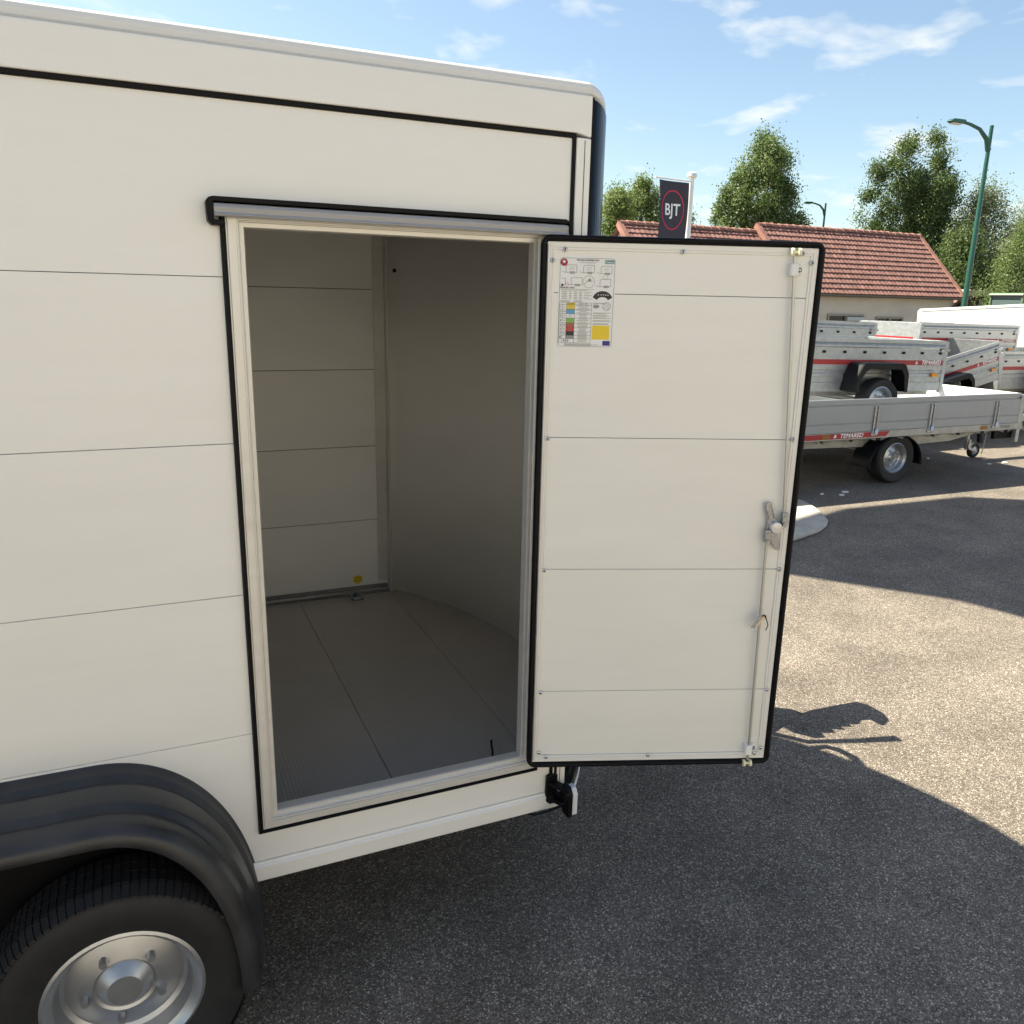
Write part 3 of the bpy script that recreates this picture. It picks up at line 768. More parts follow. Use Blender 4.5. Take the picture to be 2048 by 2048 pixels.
# wiring table
rows = [0.500, 0.522, 0.572, 0.622, 0.670, 0.724, 0.770, 0.818, 0.862, 0.900, 0.945]
cols_ = [None, 5, 6, 12, 7, 8, 9, 1, 10]
for i in range(1, 9): srect(0.155, rows[i], 0.30, rows[i + 1], cols_[i])
srect(0.155, rows[0], 0.30, rows[1], 5)
for w_ in rows: sline([(0.03, w_), (0.60, w_)], 0.0006, 1, 0.0012)
for u_ in (0.03, 0.085, 0.155, 0.30, 0.60): sline([(u_, rows[0]), (u_, rows[-1])], 0.0006, 1, 0.0012)
for i in range(1, 9):
    wc = (rows[i] + rows[i + 1]) / 2
    stext(str(i), 0.057, wc, 0.0072, offset=0.00015)
    c_ = ['', 'L', '54G', '31', 'R', '58R', '54', '58L', ''][i]
    if c_: stext(c_, 0.12, wc, 0.0050)
    for k in range(3):
        ww = rows[i] + (rows[i + 1] - rows[i]) * (k + .6) / 3.4; ln = random.uniform(.06, .12)
        sline([(0.45 - ln, ww), (0.45 + ln, ww)], 0.0011, 2)
        if i not in (7,): sline([(0.228 - .035, ww), (0.228 + .035, ww)], 0.0007, 2, 0.0012)
stext('9-13', 0.16, 0.923, 0.0078, offset=0.00015); stext('COLOUR', 0.228, 0.511, 0.0042); stext('LIGHT / FEU', 0.45, 0.511, 0.0042)
for k in range(2): sline([(0.37, 0.912 + k * .014), (0.53, 0.912 + k * .014)], 0.0011, 2)
stext('CONNECTION', 0.62, 0.508, 0.0044, center=False)
for k in range(3): sline([(0.63, 0.522 + k * .014), (0.72 + .02 * (k % 2), 0.522 + k * .014)], 0.0018, 1)
scirc(0.865, 0.535, 0.0105, 1, fill=False)
for k in range(11): scirc(0.865 + 0.0075 * math.cos(k * .571) / SW * (0.5 if k % 3 == 0 else 1), 0.535 + 0.0075 * math.sin(k * .571) / SH * (0.5 if k % 3 == 0 else 1), 0.0011, 1)
for k, (w_, e_) in enumerate(((.607, .95), (.616, .87), (.634, .88), (.643, .93), (.660, .86), (.668, .95), (.692, .93), (.700, .95), (.726, .92), (.734, .90))): sline([(0.63, w_), (e_, w_)], 0.0010, 2)
srect(0.625, 0.748, 0.935, 0.905, 5)
srect(0.82, 0.918, 0.955, 0.972, 11)
for k in range(3): sline([(0.13, 0.957 + k * .009), (0.62 + .12 * (k == 1), 0.957 + k * .009)], 0.0010, 2)
st.build('information_sticker', SM, D)

# bag of keys tied to the lower rod
K = empty('key_bag', DH, (0, 0, -A))
tag(K, 'small clear plastic bag of keys hanging on the door rod', 'key bag')
bag = MB(); nu, nv = 9, 12
bv = []
for side in (0, 1):
    for i in range(nu):
        for j in range(nv):
            u_, w_ = i / (nu - 1), j / (nv - 1)
            x_ = 0.669 - 0.024 * u_ - 0.016 * w_ + 0.012 * u_ * w_ ; z_ = 0.511 - 0.030 * u_ - 0.052 * w_
            cr_ = 0.003 * math.sin(9 * u_ + 5 * w_ + side) + 0.002 * math.sin(17 * w_ - 6 * u_)
            y_ = -0.024 - (0.007 if side else -0.002) * math.sin(math.pi * u_) * (0.5 + w_) + cr_
            bv.append((x_, y_, z_))
bag.add(bv, [(s_ * nu * nv + i * nv + j, s_ * nu * nv + (i + 1) * nv + j, s_ * nu * nv + (i + 1) * nv + j + 1, s_ * nu * nv + i * nv + j + 1) for s_ in (0, 1) for i in range(nu - 1) for j in range(nv - 1)], True)
mat('clear_bag', (0.85, 0.86, 0.86), 0.12, spec=0.7, alpha=0.38)
bag.build('bag', 'clear_bag', K)
for k, (dx, a_) in enumerate(((0, 0.0), (0.006, 0.25), (-0.005, -0.2))):
    b = MB(); c_ = Vector((0.664, 0, 0.488)); d_ = Vector((-0.55 + a_ * .3, 0, -0.85 + a_ * .2)).normalized(); n_ = Vector((-d_.z, 0, d_.x))
    y_ = -0.026 - 0.0015 * k
    def kp_(s_, w_): p = c_ + d_ * s_ + n_ * w_; return (p.x + dx, p.z)
    b.prism([kp_(-.004, -.006), kp_(.004, -.008), kp_(.012, -.006), kp_(.014, -.0025), kp_(.042, -.0025), kp_(.045, 0), kp_(.042, .0025), kp_(.036, .004), kp_(.032, .002), kp_(.026, .004), kp_(.014, .0025), kp_(.012, .006), kp_(.004, .008), kp_(-.004, .006)], y_ - .0008, y_ + .0008, 'y')
    b.build('key', 'brass' if k == 1 else 'zinc', K)
b = MB(); b.tube([(0.664, -0.030, 0.488), (0.672, -0.031, 0.490), (0.677, -0.030, 0.478), (0.684, -0.028, 0.459), (0.679, -0.027, 0.443)], 0.0016, 6)
b.build('wire_hook', 'rubber', K)

# ------------------------------------------------------------------ flatbed trailer
FO = (7.6, 5.5, 0)
F = empty('flatbed_trailer', FO)
tag(F, 'long flatbed trailer with smooth grey dropsides and red striped chassis', 'trailer')
FX0, FX1, FY0, FY1 = 4.3, 9.64, 4.5, 6.5
bp_ = [(0, 0.638), (0, 0.722), (0.006, 0.727), (0.006, 0.733), (0, 0.738), (0, 0.918), (0.007, 0.923), (0.007, 0.930), (0, 0.936), (0, 0.985), (0.004, 0.990), (0.025, 0.990), (0.025, 0.638)]
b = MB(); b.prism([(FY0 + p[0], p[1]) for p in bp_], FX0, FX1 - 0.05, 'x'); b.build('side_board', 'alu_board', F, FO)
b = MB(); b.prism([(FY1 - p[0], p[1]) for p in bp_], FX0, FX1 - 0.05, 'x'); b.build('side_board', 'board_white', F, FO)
b = MB(); b.box(FX1 - .03, FX1 - .005, FY0 + .03, FY1 - .03, 0.638, 0.985); b.build('end_board', 'board_white', F, FO, bevel=.004)
b = MB(); b.box(FX0 - .03, FX0 - .005, FY0 + .03, FY1 - .03, 0.638, 0.985); b.build('end_board', 'board_white', F, FO, bevel=.004)
b = MB(); b.box(FX0 - .03, FX1, FY0 + .026, FY1 - .026, 0.605, 0.637); b.build('deck', 'board_white', F, FO)
for y_ in (FY0, FY1 - .03):
    b = MB(); b.box(FX1 - .048, FX1 + .03, y_ - .004, y_ + .034, 0.60, 0.97); b.build('corner_post', 'galv', F, FO, bevel=.004)
b = MB(); b.box(FX1 - .07, FX1 + .045, FY0 - .016, FY0 + .03, 0.925, 0.955); b.cyl((FX1 - .075, FY0 - .01, 0.94), (FX1 - .02, FY0 - .012, 0.94), .012); b.build('corner_latch', 'zinc', F, FO)
# edge rail with stripe
b = MB(); b.box(FX0 - .03, FX1 + .04, FY0 - .010, FY0 + .03, 0.560, 0.634); b.box(FX0 - .03, FX1 + .04, FY1 - .03, FY1 + .01, 0.560, 0.634); b.build('edge_rail', 'galv_dull', F, FO)
b = MB(); b.prism([(FX0, 0.573), (7.42, 0.573), (7.475, 0.628), (FX0, 0.628)], FY0 - .0125, FY0 - .0102, 'y')
b.cur = 1
def onside(x_, y_, z_): return lambda u, v_: (x_ + u, y_, z_ + v_)
b.text('TEMARED', 0.062, onside(6.91, FY0 - .0140, 0.6005), 0.25, 0.0018, sx=1.22)
b.prism([(6.655, .590), (6.675, .620), (6.695, .620), (6.69, .608), (6.70, .600), (6.68, .582)], FY0 - .0140, FY0 - .0130, 'y')
b.build('stripe', ['red_tape', 'print_white'], F, FO)
for x_ in (6.55, 9.0):
    b = MB(); b.box(x_ - .055, x_ + .055, FY0 - .016, FY0 - .0126 if x_ < 7 else FY0 - .0105, 0.577, 0.622); b.build('reflector', 'amber_dull', F, FO)
b = MB(); b.text('TRAILER', 0.045, onside(9.36, FY0 - .0115, 0.597), 0.25, 0.001, sx=1.1); b.build('lettering', 'chassis', F, FO)
for x_ in (5.4, 7.25, 8.11, 9.19):
    b = MB()
    for dx in (-.028, .018): b.cyl((x_ + dx, FY0 - .012, 0.615), (x_ + dx, FY0 - .012, 0.905), 0.0085, n=8)
    b.box(x_ - .012, x_ + .006, FY0 - .006, FY0 - .001, .64, .905)
    b.box(x_ - .065, x_ + .03, FY0 - .022, FY0 - .011, .590, .618)
    lt = b.build('drop_latch', 'zinc', F, FO)
    b = MB(); b.prism([(x_ - .022, .605), (x_ + .022, .600), (x_ + .030, .640), (x_ + .014, .668), (x_ - .016, .660)], FY0 - .034, FY0 - .022, 'y'); b.build('latch_handle', 'handle_blue', lt, FO, bevel=.004)
# chassis beams, taper to the drawbar, wheel and guard
b = MB()
for y_ in (4.72, 6.22):
    b.prism([(FX0, 0.48), (FX0, 0.559), (FX1, 0.559), (FX1, 0.52), (9.2, 0.49), (8.75, 0.42), (7.9, 0.40), (6.9, 0.43)], y_, y_ + .05, 'y')
b.build('chassis', 'galv_dull', F, FO)
b = MB()
for k in range(12): b.prism([(4.9 + .42 * k, .515), (5.0 + .42 * k, .54), (5.15 + .42 * k, .54), (5.25 + .42 * k, .515), (5.25 + .42 * k, .5595), (4.9 + .42 * k, .5595)], 4.55, 4.60, 'y')
b.build('rib_plate', 'chassis', F, FO)
b = MB(); b.box(9.60, 9.66, FY0 - .004, FY0 + .05, .40, .559); b.build('support_leg', 'galv', F, FO, bevel=.005)
b = MB(); b.box(9.3, 9.62, 4.56, 4.60, .44, .555); b.build('lamp_plate', 'rubber', F, FO)
b = MB(); b.box(9.4, 11.2, 5.45, 5.55, .46, .55); b.build('tow_bar', 'galv_dull', F, FO)
for xw in (7.72,):
    wheel((xw, 4.66, 0.292), 0.290, 0.20, F, FO, ribs=False)
    wheel((xw, 6.34, 0.292), 0.290, 0.20, F, FO, ribs=False, axis=(0, -1, 0))
    for y0_, y1_ in ((4.53, 4.80), (6.20, 6.47)):
        b = MB(); pr = [(0.385, y0_ + .012), (0.40, y0_), (0.412, y0_ + .015), (0.412, y1_ - .01), (0.400, y1_), (0.398, y1_ - .012), (0.398, y0_ + .02)]
        b.sweep(pr, [(lambda p, t=t: (xw - .03 + p[0] * math.cos(t), p[1], 0.235 + (p[0] * .80) * math.sin(t))) for t in np.linspace(R(-5), R(185), 24)], True)
        b.build('mudguard', 'guard_black', F, FO)
b = MB(); b.cyl((7.72, 4.6, .30), (7.72, 6.4, .30), .035); b.build('axle', 'chassis', F, FO)
b = MB(); b.lathe([(.055, -.03), (.085, -.034), (.102, -.02), (.104, 0), (.102, .02), (.085, .034), (.055, .03), (.055, -.03)], (10.19, 5.45, .105), (0, 1, 0), 28)
jw = b.build('jockey_wheel', 'tyre', F, FO)
b = MB(); b.lathe([(.062, -.03), (.05, -.02), (.03, -.024), (.014, -.032), (.0001, -.032)], (10.19, 5.45, .105), (0, 1, 0), 24)
b.prism([(10.175, .115), (10.205, .085), (10.05, .125), (10.02, .16), (10.04, .26), (10.065, .26), (10.06, .165)], 5.405, 5.415, 'y')
b.build('fork', 'steel_rim', jw, FO)
b = MB(); b.cyl((10.045, 5.45, .12), (10.045, 5.45, .62), .026); b.build('jockey_post', 'zinc', F, FO)
b = MB(); b.prism([(10.22, .21), (10.28, .20), (10.27, .26), (10.24, .36), (10.20, .36)], 5.40, 5.44, 'y'); b.build('wheel_chock', 'rubber', F, FO)
b = MB(); b.tube([(10.33, 5.4, .44), (10.325, 5.4, .30), (10.31, 5.4, .12), (10.30, 5.4, .05)], .006, 6); b.build('chain', 'zinc', F, FO)

# ------------------------------------------------------------------ small galvanised utility trailers
def utility(L=2.36, W=1.25):
    r = empty('utility_trailer', (0, 0, 0))
    zb, zt = 0.40, 0.99
    sp_ = [(0, zb), (0, .50), (.006, .505), (.006, .56), (0, .565), (0, .60), (.008, .61), (.008, .635), (0, .645), (0, .89), (-.008, .90), (-.008, .92), (0, .93), (.006, .94), (-.004, .95), (-.004, zt), (.022, zt), (.022, zb)]
    for sgn, yb in ((1, 0.0), (-1, W)):
        b = MB(); b.prism([(yb + sgn * p[0], p[1]) for p in sp_], 0.03, L - .05, 'x'); b.build('side_board', 'galv', r)
        # tie hooks
        for k in range(8):
            x_ = 0.10 + k * (L - .22) / 7
            b = MB(); b.box(x_ - .022, x_ + .022, yb - sgn * .012, yb - sgn * .0005, .828, .856); b.build('tie_hook', 'rubber', r, bevel=.004)
        b = MB(); yy = yb - sgn * .002
        b.prism([(0.03, .702), (L - .055, .702), (L - .055, .758), (0.03, .758)], yb - sgn * .0006, yy, 'y'); b.cur = 1
        b.text('TEMARED', 0.062, (lambda u, v_: (L - .255 + sgn * u, yb - sgn * .0035, .731 + v_)), 0.25, .002, sx=1.18)
        b.prism([(L - .515 + .0, .716), (L - .500, .746), (L - .480, .746), (L - .485, .734), (L - .475, .728), (L - .495, .710)], yb - sgn * .0028, yb - sgn * .0036, 'y')
        b.build('stripe', ['red_tape', 'print_white'], r)
        b = MB(); b.box(L - .235, L - .135, yb - sgn * .03, yb - sgn * .001, .565, .61); b.build('side_lamp', 'amber', r, bevel=.006)
        # mudguard: flat topped with cut corners
        b = MB(); xc = 1.17
        oc = [(xc - .47, .41), (xc - .445, .60), (xc - .38, .715), (xc - .33, .735), (xc + .23, .735), (xc + .27, .715), (xc + .33, .62), (xc + .345, .41)]
        ic = [(xc + .320, .41), (xc + .30, .60), (xc + .25, .70), (xc - .32, .71), (xc - .36, .69), (xc - .42, .59), (xc - .445, .41)]
        b.prism(oc + ic, yb - sgn * .22, yb - sgn * .008, 'y')
        b.prism(oc[:8] + [(xc + .30, .41), (xc + .26, .60), (xc + .20, .665), (xc - .27, .67), (xc - .33, .64), (xc - .39, .55), (xc - .41, .41)], yb - sgn * .235, yb - sgn * .2205, 'y')
        b.build('mudguard', 'guard_black', r, bevel=.006)
        wheel((xc, yb - sgn * .115, .285), .28, .155, r, (0, 0, 0), ribs=False, axis=(0, sgn, 0), rr=.66)
    b = MB(); b.box(0.0, .02, .03, W - .03, zb, zt); b.build('tail_board', 'galv', r, bevel=.004)
    b = MB(); b.box(-.0030, -.0005, .12, W - .12, .70, .758); b.build('tail_stripe', 'red_tape', r)
    b = MB(); b.box(L - .02, L, .03, W - .03, zb, zt); b.build('head_board', 'galv', r, bevel=.004)
    b = MB(); b.box(.02, L - .02, .022, W - .022, zb + .01, zb + .03); b.build('deck', 'galv_dull', r)
    for x_ in (-.006, L - .05):
        for y_ in (-.004, W - .03):
            b = MB(); b.box(x_, x_ + .056, y_, y_ + .034, zb - .02, zt - .01); b.build('corner_post', 'galv', r, bevel=.004)
    for y_ in (-.012, W + .004):
        b = MB(); b.box(L - .12, L + .03, y_, y_ + .008, .865, .895); b.cyl((L - .12, y_ + .004, .88), (L - .07, y_ + .004, .88), .010); b.build('latch', 'zinc', r)
    b = MB(); b.box(.02, L, .20, .25, zb - .07, zb - .001); b.box(.02, L, W - .25, W - .20, zb - .07, zb - .001); b.cyl((1.17, .0, .285), (1.17, W, .285), .03)
    b.build('chassis', 'galv_dull', r)
    b = MB(); b.prism([(L - .85, zb - .12), (L - .75, zb - .001), (L + .30, zb - .001), (L + .30, zb - .05), (L - .2, zb - .07)], W / 2 - .04, W / 2 + .04, 'y'); b.box(L + .30, L + .9, W / 2 - .035, W / 2 + .035, zb - .05, zb - .001)
    b.build('tow_bar', 'galv_dull', r)
    b = MB(); b.box(L + .80, L + 1.0, W / 2 - .03, W / 2 + .03, zb - .02, zb + .05); b.build('coupling', 'rubber', r, bevel=.01)
    return r
U = utility()
U.location = (6.49, 5.02, 0.625); U.rotation_euler = (0, R(1.0), 0)
GRP = 'galvanised utility trailers stacked in the yard'
tag(U, 'galvanised utility trailer with black mudguard parked on the flatbed', 'trailer', GRP)
def put(loc, rot, label):
    u = dup(U); u.location = loc; u.rotation_euler = rot; tag(u, label, 'trailer', GRP); return u
put((7.33, 6.9, 0.80), (0, R(1.2), 0), 'galvanised utility trailer half hidden just behind the one on the flatbed')
put((7.20, 7.0, 0.0), (0, 0, 0), 'galvanised utility trailer on the ground under the stack, hidden by the flatbed')
put((11.36, 7.55, 0.745), (0, R(0.6), 0), 'galvanised utility trailer with bright tail board before the white box')
put((11.40, 7.60, 0.0), (0, 0, 0), 'galvanised utility trailer on the ground below the bright tail board one')
put((9.93, 6.62, 0.02), (0, R(-12.5), 0), 'tilted utility trailer with raised nose at the right of the flatbed')
put((12.5, 6.9, 0.32), (0, 0, 0), 'galvanised utility trailer cut off by the right picture edge')

# large white box trailer behind them
WO = (16.2, 7.4, 0)
Wt = empty('white_box_trailer', WO, (R(-3.2), 0, 0))
tag(Wt, 'large plain white box body behind the galvanised trailers', 'trailer')
b = MB(); b.box(-1.2, 1.2, -3.4, 3.2, 0.72, 2.13); b.build('box_body', 'van_white', Wt, bevel=0.02)
b = MB(); b.box(-1.214, -1.14, 3.13, 3.214, 0.74, 2.10); b.build('corner_post', 'white_shell', Wt, bevel=.01)
b = MB(); b.box(-1.215, -1.202, -3.4, 3.12, 2.085, 2.125); b.build('roof_rail', 'white_shell', Wt)
b = MB(); b.box(-.5, .5, -3.3, 3.1, .50, .715); b.build('chassis', 'chassis', Wt)
for y_ in (-.5, .3): wheel((-1.05, y_, .36), .33, .2, Wt, (0, 0, 0), ribs=False, axis=(1, 0, 0))

# ------------------------------------------------------------------ house with red tiled roof
HO = (23, 24, 0)
H = empty('tiled_house', HO)
tag(H, 'low cream rendered house with red tiled roof in two heights', 'house')
EY, RY = 22.0, 24.6
secs = [(15.9, 22.05, 2.30, 4.69), (22.05, 30.75, 2.42, 4.95)]
for xa, xb, ez, rz in secs:
    wy0, wy1 = 22.28, 26.9
    b = MB(); b.prism([(wy0, 0), (wy1, 0), (wy1, ez + .12), (RY, rz - .10), (wy0, ez + .12)], xa + .18, xb - .18, 'x'); b.build('wall', 'render_wall', H, HO)
    slope = Vector((0, RY - EY, rz - ez)); Ls = slope.length; sd = slope / Ls; nn = Vector((0, -sd.z, sd.y))
    nc = 13
    b = MB(); b.add([(xa, EY, ez), (xb, EY, ez), (xb, RY, rz), (xa, RY, rz)], [(0, 1, 2, 3)]); b.build('roof_deck', 'gutter', H, HO)
    b = MB(); b.add([(xa, RY, rz), (xb, RY, rz), (xb, 2 * RY - EY, ez), (xa, 2 * RY - EY, ez)], [(0, 1, 2, 3)]); b.build('roof_deck', 'roof_tile', H, HO)
    for k in range(nc):
        s0, s1 = Ls * k / nc, Ls * (k + 1.12) / nc
        s1 = min(s1, Ls)
        nx = int((xb - xa) / .20); prof_v = []
        b = MB(); v = []
        for i in range(nx * 2 + 1):
            x_ = xa + (xb - xa) * i / (nx * 2); h_ = .030 if i % 2 == 0 else .012
            h_ += random.uniform(-.004, .004)
            p0 = Vector((x_, EY, ez)) + sd * s0; p1 = Vector((x_, EY, ez)) + sd * s1
            v += [p0 + nn * .004, p0 + nn * (.052 + h_), p1 + nn * (.010 + h_)]
        n_ = nx * 2 + 1
        f = []
        for i in range(n_ - 1):
            f += [(3 * i, 3 * i + 3, 3 * i + 4, 3 * i + 1), (3 * i + 1, 3 * i + 4, 3 * i + 5, 3 * i + 2)]
        b.add(v, f); b.build('tile_course', 'roof_tile', H, HO)
    # ridge tiles
    nr = int((xb - xa) / .36)
    b = MB(); lt_ = (xb - xa) / nr
    b.sweep([(math.cos(t), math.sin(t)) for t in np.linspace(R(-20), R(200), 9)], [(lambda p, q=q: (q[0], q[1] * p[0], q[1] * .75 * p[1])) for q in ((0, .15), (lt_ * .82, .13), (lt_ * .84, .16), (lt_ * 1.0, .16))])
    rt = b.build('ridge_tile', 'ridge_tile', H)
    rt.location = (xa - HO[0], RY - HO[1], rz + .01 - HO[2])
    for i in range(1, nr): share(rt, (xa + lt_ * i - HO[0], RY - HO[1], rz + .01 + random.uniform(-.012, .012)), H)
    # verge tiles along the gables
    for xv in (xa, xb):
        b = MB(); p0 = Vector((xv, EY, ez)); p1 = Vector((xv, RY, rz)); v = []
        for p in (p0, p1):
            for dx, dn in ((-.09, -.10), (.09, -.10), (.09, .10), (-.09, .10)): v.append(p + nn * dn + Vector((dx, 0, 0)))
        b.add(v, [(0, 1, 5, 4), (1, 2, 6, 5), (2, 3, 7, 6), (3, 0, 4, 7), (0, 3, 2, 1), (4, 5, 6, 7)]); b.build('verge', 'ridge_tile', H, HO)
    b = MB(); b.sweep([(math.cos(t) * .075, math.sin(t) * .075) for t in np.linspace(R(170), R(370), 8)], [(lambda p, x_=x_: (x_, EY - .05 + p[0], ez - .01 + p[1])) for x_ in (xa, xb)]); b.build('gutter', 'gutter', H, HO)
b = MB(); b.tube([(30.5, 21.95, 2.36), (30.5, 22.1, 2.2), (30.5, 22.22, 2.1), (30.5, 22.22, 0.05)], .045, 8); b.build('downpipe', 'gutter', H, HO)
for xa, xb, za, zt_ in ((23.9, 25.6, .75, 1.64), (26.4, 27.72, .7, 1.57), (17.6, 18.8, .7, 1.5), (20.1, 21.0, .1, 2.0)):
    b = MB(); b.box(xa, xb, 22.262, 22.30, za, zt_); wi = b.build('window', 'glass_dark', H, HO)
    b = MB()
    for q in ((xa - .06, xa, za, zt_), (xb, xb + .06, za, zt_), (xa - .06, xb + .06, zt_, zt_ + .07), (xa - .06, xb + .06, za - .08, za), ((xa + xb) / 2 - .03, (xa + xb) / 2 + .03, za, zt_)): b.box(q[0], q[1], 22.20, 22.2795, q[2], q[3])
    b.build('frame', 'window_frame', wi, HO)
b = MB(); b.box(24.75, 25.7, 22.14, 22.199, 1.45, 1.62); b.build('awning_box', 'galv', H, HO, bevel=.02)

# ------------------------------------------------------------------ banner on its pole
Bn = empty('banner_flag', (11.36, 14.0, 0))
tag(Bn, 'dark banner flag with white letters in a red ring on white pole', 'flag')
b = MB(); b.cyl((0, 0, 0), (0, 0, 4.62), .075, .055, 16); b.build('pole', 'pole_white', Bn)
b = MB(); b.lathe([(.056, 4.60), (.075, 4.62), (.115, 4.66), (.105, 4.72), (.05, 4.76), (.0001, 4.77)], (0, 0, 0), (0, 0, 1), 20); b.build('pole_cap', 'pole_white', Bn)
b = MB(); b.cyl((-.98, -.04, 4.575), (0, -.03, 4.55), .018); b.build('banner_arm', 'pole_white', Bn)
def wave(u, z_): return -.05 + .035 * math.sin(5.5 * u + 1.1 * z_) * (1 - math.exp(u * 3)) + .05 * math.sin(2.2 * z_ + 4 * u) * .5
b = MB(); nu, nv = 24, 40; v = []
for j in range(nv + 1):
    for i in range(nu + 1):
        u = -.86 + .76 * i / nu + (.03 * math.sin(j * .16)) ; z_ = 4.54 - 2.5 * j / nv - .03 * i / nu
        v.append((u, wave(u, z_), z_))
b.add(v, [(j * (nu + 1) + i, j * (nu + 1) + i + 1, (j + 1) * (nu + 1) + i + 1, (j + 1) * (nu + 1) + i) for j in range(nv) for i in range(nu)], True)
fl = b.build('banner_cloth', 'flag_cloth', Bn, sharp=180)
b = MB(); cz_ = 3.93; pts = []
ringp = np.linspace(0, 2 * math.pi, 49)
v = []
for t in ringp:
    for r_ in (.285, .305):
        u = -.48 + r_ * math.cos(t); z_ = cz_ + 1.36 * r_ * math.sin(t); v.append((u, wave(u, z_) - .006, z_))
b.add(v, [(2 * i, 2 * i + 1, 2 * i + 3, 2 * i + 2) for i in range(48)])
b.cur = 1
b.text('BJT', .34, lambda u, v_: (-.48 + u, wave(-.48 + u, cz_ + v_) - .008, cz_ + v_), 0, .006, sx=.86)
b.build('emblem', ['flag_red', 'print_white'], fl)

# ------------------------------------------------------------------ street lamps
def lamp(loc, h, arm, ang, label):
    r = empty('street_lamp', loc, (0, 0, ang)); tag(r, label, 'street lamp', 'street lamps')
    b = MB(); b.cyl((0, 0, 0), (0, 0, h), .11, .06, 14); b.build('post', 'lamp_green', r)
    b = MB(); b.tube([(0, 0, h - .75), (-.12 * arm, 0, h - .42), (-.4 * arm, 0, h - .16), (-.75 * arm, 0, h - .06), (-arm, 0, h - .03)], [.09, .07, .055, .05, .045], 8); b.build('arm', 'lamp_green', r)
    b = MB(); b.prism([(-arm - .62, h - .06), (-arm - .5, h + .02), (-arm, h + .03), (-arm + .06, h - .03), (-arm - .1, h - .09), (-arm - .5, h - .10)], -.12, .12, 'y'); hd_ = b.build('lamp_head', 'lamp_green', r, bevel=.03)
    b = MB(); b.box(-arm - .5, -arm - .1, -.09, .09, h - .125, h - .101); b.build('lamp_lens', 'lamp_glass', hd_)
    return r
lamp((25.72, 18, 0), 7.75, 1.35, 0, 'tall dark green street lamp with curved arm at the right')
lamp((42.0, 42.0, 0), 8.6, 1.1, R(-6), 'distant small street lamp rising behind the red roof')

# ------------------------------------------------------------------ red house and tractor far right
RO = (42, 31, 0)
Rh = empty('brick_house', RO)
tag(Rh, 'small red brick outbuilding beside the lamp post', 'house')
b = MB(); b.box(41.0, 43.3, 30, 33, 0, 2.75); b.build('wall', 'brick_dark', Rh, RO)
b = MB(); b.prism([(40.85, 2.7), (43.4, 2.7), (43.4, 3.05), (41.2, 3.05)], 29.8, 33.2, 'y'); b.build('roof', 'beige', Rh, RO)
b = MB(); b.box(39.2, 40.99, 30.0, 33, 0, 1.9); b.build('wall', 'brick_red', Rh, RO)
b = MB(); b.prism([(39.0, 1.9), (40.98, 2.5), (40.98, 2.6), (39.0, 2.0)], 29.8, 33.2, 'y'); b.build('roof', 'roof_tile', Rh, RO)
b = MB(); b.box(42.2, 42.75, 29.93, 29.999, 2.0, 2.5); b.build('window', 'glass_dark', Rh, RO)
TRO = (32.3, 20.6, 0)
Tr = empty('tractor', TRO)
tag(Tr, 'green tractor cab showing above the white box at right edge', 'tractor')
b = MB(); b.prism([(-1.0, 2.56), (1.0, 2.56), (.95, 2.64), (-.92, 2.65)], -.75, .75, 'y'); b.build('cab_roof', 'tractor_green', Tr, bevel=.05)
b = MB(); b.box(-.88, .88, -.66, .66, 1.35, 2.555); b.build('cab_glass', 'cab_glass', Tr, bevel=.03)
for x_ in (-.92, -.02, .86):
    for y_ in (-.70, .64):
        b = MB(); b.box(x_, x_ + .07, y_, y_ + .07, 1.2, 2.56); b.build('cab_pillar', 'tractor_green', Tr)
b = MB(); b.box(-.95, .95, -.70, .70, .75, 1.345); b.build('cab_body', 'tractor_green', Tr, bevel=.04)
b = MB(); b.box(.96, 2.7, -.42, .42, .8, 1.55); b.build('bonnet', 'tractor_green', Tr, bevel=.08)
for x_, r_ in ((-.35, .80), (2.0, .55)):
    wheel((x_, -.85, r_), r_, .42, Tr, (0, 0, 0), ribs=False, rim='cream_plastic'); wheel((x_, .85, r_), r_, .42, Tr, (0, 0, 0), ribs=False, axis=(0, -1, 0), rim='cream_plastic')

# ------------------------------------------------------------------ added canopy, unseen behind the trailer, its outline shaped to shade the middle of the yard
CO = (2.2, 6.2, 0)
Cn = empty('added_shade_canopy', CO)
tag(Cn, 'added tall flat canopy, unseen behind the box trailer, shaped to shade the yard', 'canopy')
hC = 7.5
sh = [(4.20, 2.50), (4.98, 1.58), (5.12, 1.15), (5.3, 0.7), (8.75, 3.15), (8.45, 3.48), (7.9, 3.82), (6.23, 3.84), (5.75, 3.70), (5.2, 3.52), (4.5, 3.25)]
cp = [(x_ - .56 * hC, y_ + .54 * hC) for x_, y_ in sh]
b = MB(); b.prism(cp, hC, hC + .25, 'z'); b.build('shade_canopy_roof', 'shade_canopy_steel', Cn, CO)
for y_ in (6.9, 7.7):
    b = MB(); b.cyl((-2.0, y_, 0), (-2.0, y_, hC + .1), .16, n=12); b.build('post', 'shade_canopy_steel', Cn, CO)
    b = MB(); b.box(-2.1, 1.0, y_ - .1, y_ + .1, hC + .251, hC + .5); b.build('beam', 'shade_canopy_steel', Cn, CO)

